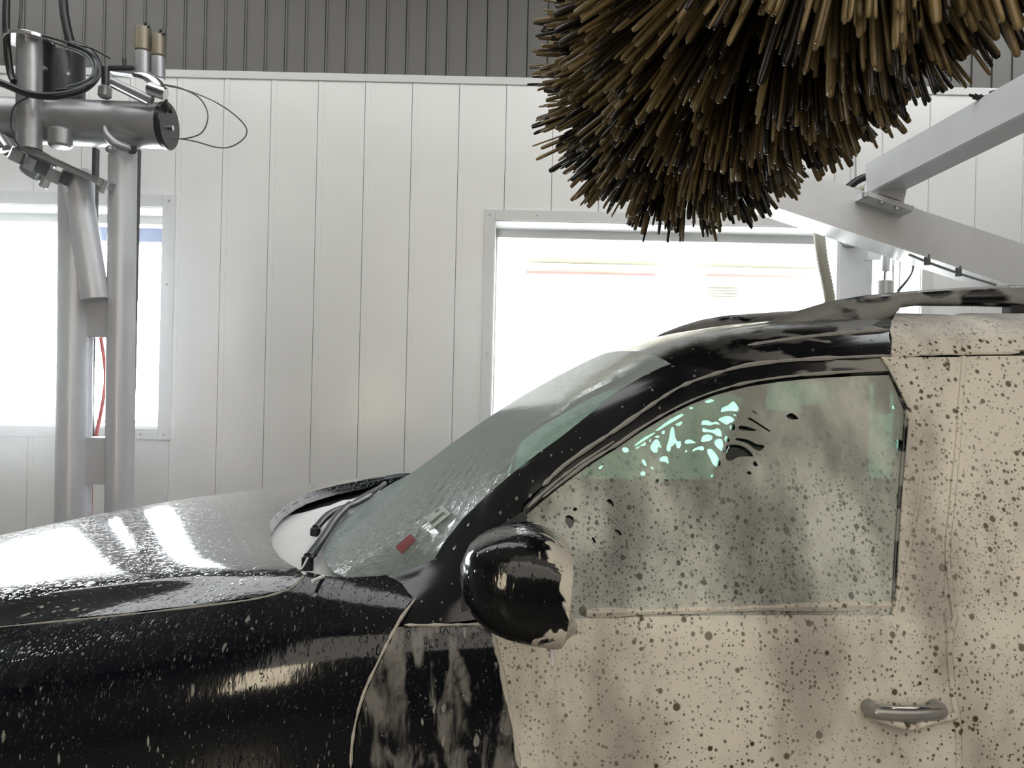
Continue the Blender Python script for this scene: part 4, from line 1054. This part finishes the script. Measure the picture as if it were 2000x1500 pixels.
for y0_, y1_ in ((567, 658), (855, 945)):
    a, b = PL(158, y1_, -.02), PL(222, y0_, -.02); fm(box_obj('cross_plate', (a.x, a.y - .01, a.z), (b.x, a.y + .06, b.z), M['post'], None, .004))
fm(tube_obj('red_hose', [PL(175, 660, .1), PL(174, 800, .1), PL(176, 950, .1), PL(174, 1060, .1)], .012, M['red'], None, 8))
fm(tube_obj('red_hose', [PL(196, 655, .12), PL(203, 700, .12), PL(206, 740, .12), PL(200, 790, .12), PL(186, 860, .12), PL(180, 900, .12)], .009, M['red'], None, 8))
fm(tube_obj('thin_hose', [PL(183, 655, .1), PL(180, 760, .1), PL(182, 860, .1)], .007, M['black'], None, 8))
# horizontal tube with end cap
fm(cyl_obj('horizontal_tube', PL(-60, 232, -.05), PL(322, 246, -.05), 43 * S_, M['galv'], None, 36))
fm(cyl_obj('end_cap', PL(319, 246, -.05), PL(332, 246.5, -.05), 45 * S_, M['black'], None, 36, .006))
c = PL(338, 250, -.05); fm(cyl_obj('cap_bolt', PL(330, 250, -.05), c, .013, M['chrome'], None, 8)); fm(cyl_obj('cap_bolt', PL(330, 215, -.08), PL(338, 215, -.08), .015, M['black'], None, 8))
# vertical pipe with flange disc, second stub pipe
fm(cyl_obj('vertical_pipe', PL(57, 292, -.17), PL(58, 82, -.17), 22 * S_, M['galv'], None, 28))
fm(cyl_obj('flange_disc', PL(58, 84, -.17), PL(58, 76, -.17), 42 * S_, M['chrome'], None, 36, .003))
fm(cyl_obj('stub_pipe', PL(120, 230, .02), PL(120, 110, .02), 42 * S_, M['darksteel'], None, 28))
fm(cyl_obj('lower_collar', PL(118, 288, -.14), PL(118, 252, -.14), 21 * S_, M['galv'], None, 24, .01))
for x_, y_ in ((88, 136), (132, 142), (82, 118)):
    c = PL(x_, y_, -.12); fm(cyl_obj('pipe_bolt', c, c + Vector((0, -.02, 0)), .014, M['chrome'], None, 6))
# crescent gusset
bm = bmesh.new(); add_tube(bm, spline([PL(204, 246, -.17), PL(210, 265, -.18), PL(228, 282, -.17), PL(258, 292, -.12), PL(264, 296, -.08)], 6), [.006 + .016 * math.sin(math.pi * i / 24) for i in range(25)], 10)
fm(obj('gusset', bm, M['galv'], None, True))
c = PL(214, 292, -.1); bm = bmesh.new(); bmesh.ops.create_uvsphere(bm, u_segments=14, v_segments=10, radius=.019, matrix=Matrix.Translation(c)); fm(obj('ball_joint', bm, M['galv'], None, True))
fm(cyl_obj('side_lug', PL(258, 292, -.1), PL(258, 292, -.14), .022, M['darksteel'], None, 16, .004))
# slanted flange plate with bolts below
fm(bar_obj('slanted_plate', PL(-10, 262, -.1), PL(210, 362, -.12), .16, .030, M['galv'], None, (0, 0, 1)))
for (x_, y_, r_, m_) in ((12, 292, .024, 'chrome'), (33, 306, .030, 'galv'), (60, 322, .026, 'chrome'), (84, 330, .03, 'darksteel'), (105, 345, .030, 'galv'), (88, 356, .020, 'chrome'), (128, 350, .022, 'darksteel'), (200, 366, .018, 'chrome')):
    c = PL(x_, y_, -.15); fm(cyl_obj('hex_bolt', c + Vector((-.01, 0, -.025)), c + Vector((.014, 0, .03)), r_, M[m_], None, 6, .003))
fm(cyl_obj('hub_below_plate', PL(60, 345, -.08), PL(90, 300, -.08), .06, M['darksteel'], None, 20, .01))
fm(cyl_obj('cross_shaft', PL(-20, 250, -.2), PL(10, 292, -.2), .030, M['chrome'], None, 16, .003))
# hoses
def hz(name, pts, r, m, n=10): return fm(tube_obj(name, [PL(*p) for p in pts], r, m, None, n, 10))
hz('black_hose', [(14, -30, -.2), (12, 30, -.2), (14, 90, -.2), (20, 140, -.2), (28, 160, -.22)], .016, M['black'])
hz('black_hose', [(122, -30, -.05), (125, 20, -.05), (132, 60, -.05), (140, 90, -.05)], .021, M['black'])
hz('thin_hose', [(42, -20, -.1), (40, 30, -.1), (34, 80, -.1)], .006, M['black'], 6)
hz('black_hose', [(-30, 150, -.25), (10, 165, -.27), (60, 184, -.28), (110, 187, -.28), (160, 175, -.25), (188, 150, -.2), (190, 122, -.15), (172, 98, -.1), (140, 85, -.08)], .017, M['black'])
hz('coiled_cable', [(75, 68, -.22), (105, 75, -.22), (150, 90, -.2), (185, 110, -.2), (196, 135, -.22), (185, 160, -.24), (150, 172, -.26), (110, 176, -.26)], .006, M['darksteel'], 8)
hz('coiled_cable', [(80, 72, -.2), (120, 88, -.2), (165, 105, -.2), (182, 130, -.22), (172, 155, -.24), (130, 170, -.26)], .005, M['cable'], 8)
hz('thin_hose', [(150, 88, -.15), (180, 95, -.15), (215, 114, -.15)], .004, M['black'], 6)
hz('cable', [(55, 190, -.25), (30, 205, -.25), (21, 235, -.25), (30, 275, -.25), (60, 303, -.25), (110, 325, -.25)], .004, M['darksteel'], 6)
for off_ in (0, 1):
    p = [(318, 165, -.12), (352, 172, -.12), (390, 192, -.12), (406, 225, -.12), (395, 258, -.12), (365, 270, -.12), (334, 270, -.12)] if off_ else [(318, 166, -.1), (375, 180, -.1), (435, 208, -.1), (476, 242, -.1), (480, 265, -.1), (455, 285, -.1), (425, 288, -.1), (380, 276, -.1), (334, 268, -.1)]
    hz('cable_loop', p, .0035, M['cable'], 6)
# valves
def valve(x0, x1, y0, y1, lab):
    xm = (x0 + x1) / 2; r = (x1 - x0) / 2 * S_
    fm(cyl_obj('valve_body', PL(xm, y1, -.06), PL(xm, (y0 + y1) / 2, -.06), r, M['galv'], None, 20, .004))
    q = fm(cyl_obj('valve_cap', PL(xm, (y0 + y1) / 2 - 1, -.06), PL(xm, y0, -.06), r * .97, M['bronze'], None, 20, .005))
    fm(tube_obj('valve_lever', [PL(xm, y0, -.06), PL(xm + 4, y0 - 8, -.06), PL(xm + 9, y0 - 8, -.07), PL(xm + 11, y0 - 1, -.08)], .007, M['darksteel'], None, 6, 4))
valve(264, 295, 54, 150, 'a'); valve(297, 322, 68, 155, 'b')
bm = bmesh.new(); add_tube(bm, spline([PL(262, 146, -.12), PL(285, 150, -.16), PL(305, 165, -.18), (PL(312, 185, -.18))], 5), [.012 + .0018 * i for i in range(16)], 14); fm(obj('chrome_elbow', bm, M['chrome'], None, True))
fm(cyl_obj('chrome_band', PL(290, 172, -.2), PL(324, 184, -.2), .03, M['chrome'], None, 18, .005))
fm(bar_obj('valve_bracket', PL(215, 138, -.08), PL(300, 150, -.08), .05, .02, M['galv'], None))
fm(cyl_obj('actuator', PL(218, 158, -.16), PL(298, 196, -.16), .018, M['galv'], None, 14, .003)); fm(cyl_obj('actuator_rod', PL(218, 168, -.17), PL(288, 203, -.17), .008, M['chrome'], None, 8))
fm(cyl_obj('knob', PL(204, 192, -.12), PL(206, 168, -.12), .030, M['galv'], None, 20, .010)); fm(cyl_obj('knob_stem', PL(206, 172, -.12), PL(206, 132, -.12), .018, M['darksteel'], None, 12))
fm(bar_obj('fitting', PL(212, 134, -.1), PL(262, 134, -.1), .03, .02, M['darksteel'], None)); fm(cyl_obj('fitting_stem', PL(243, 134, -.1), PL(243, 115, -.1), .010, M['darksteel'], None, 8))
bm = bmesh.new(); add_bar(bm, PL(322, 190, -.1), PL(330, 215, -.1), .02, .012); fm(obj('side_clip', bm, M['darksteel'], None))
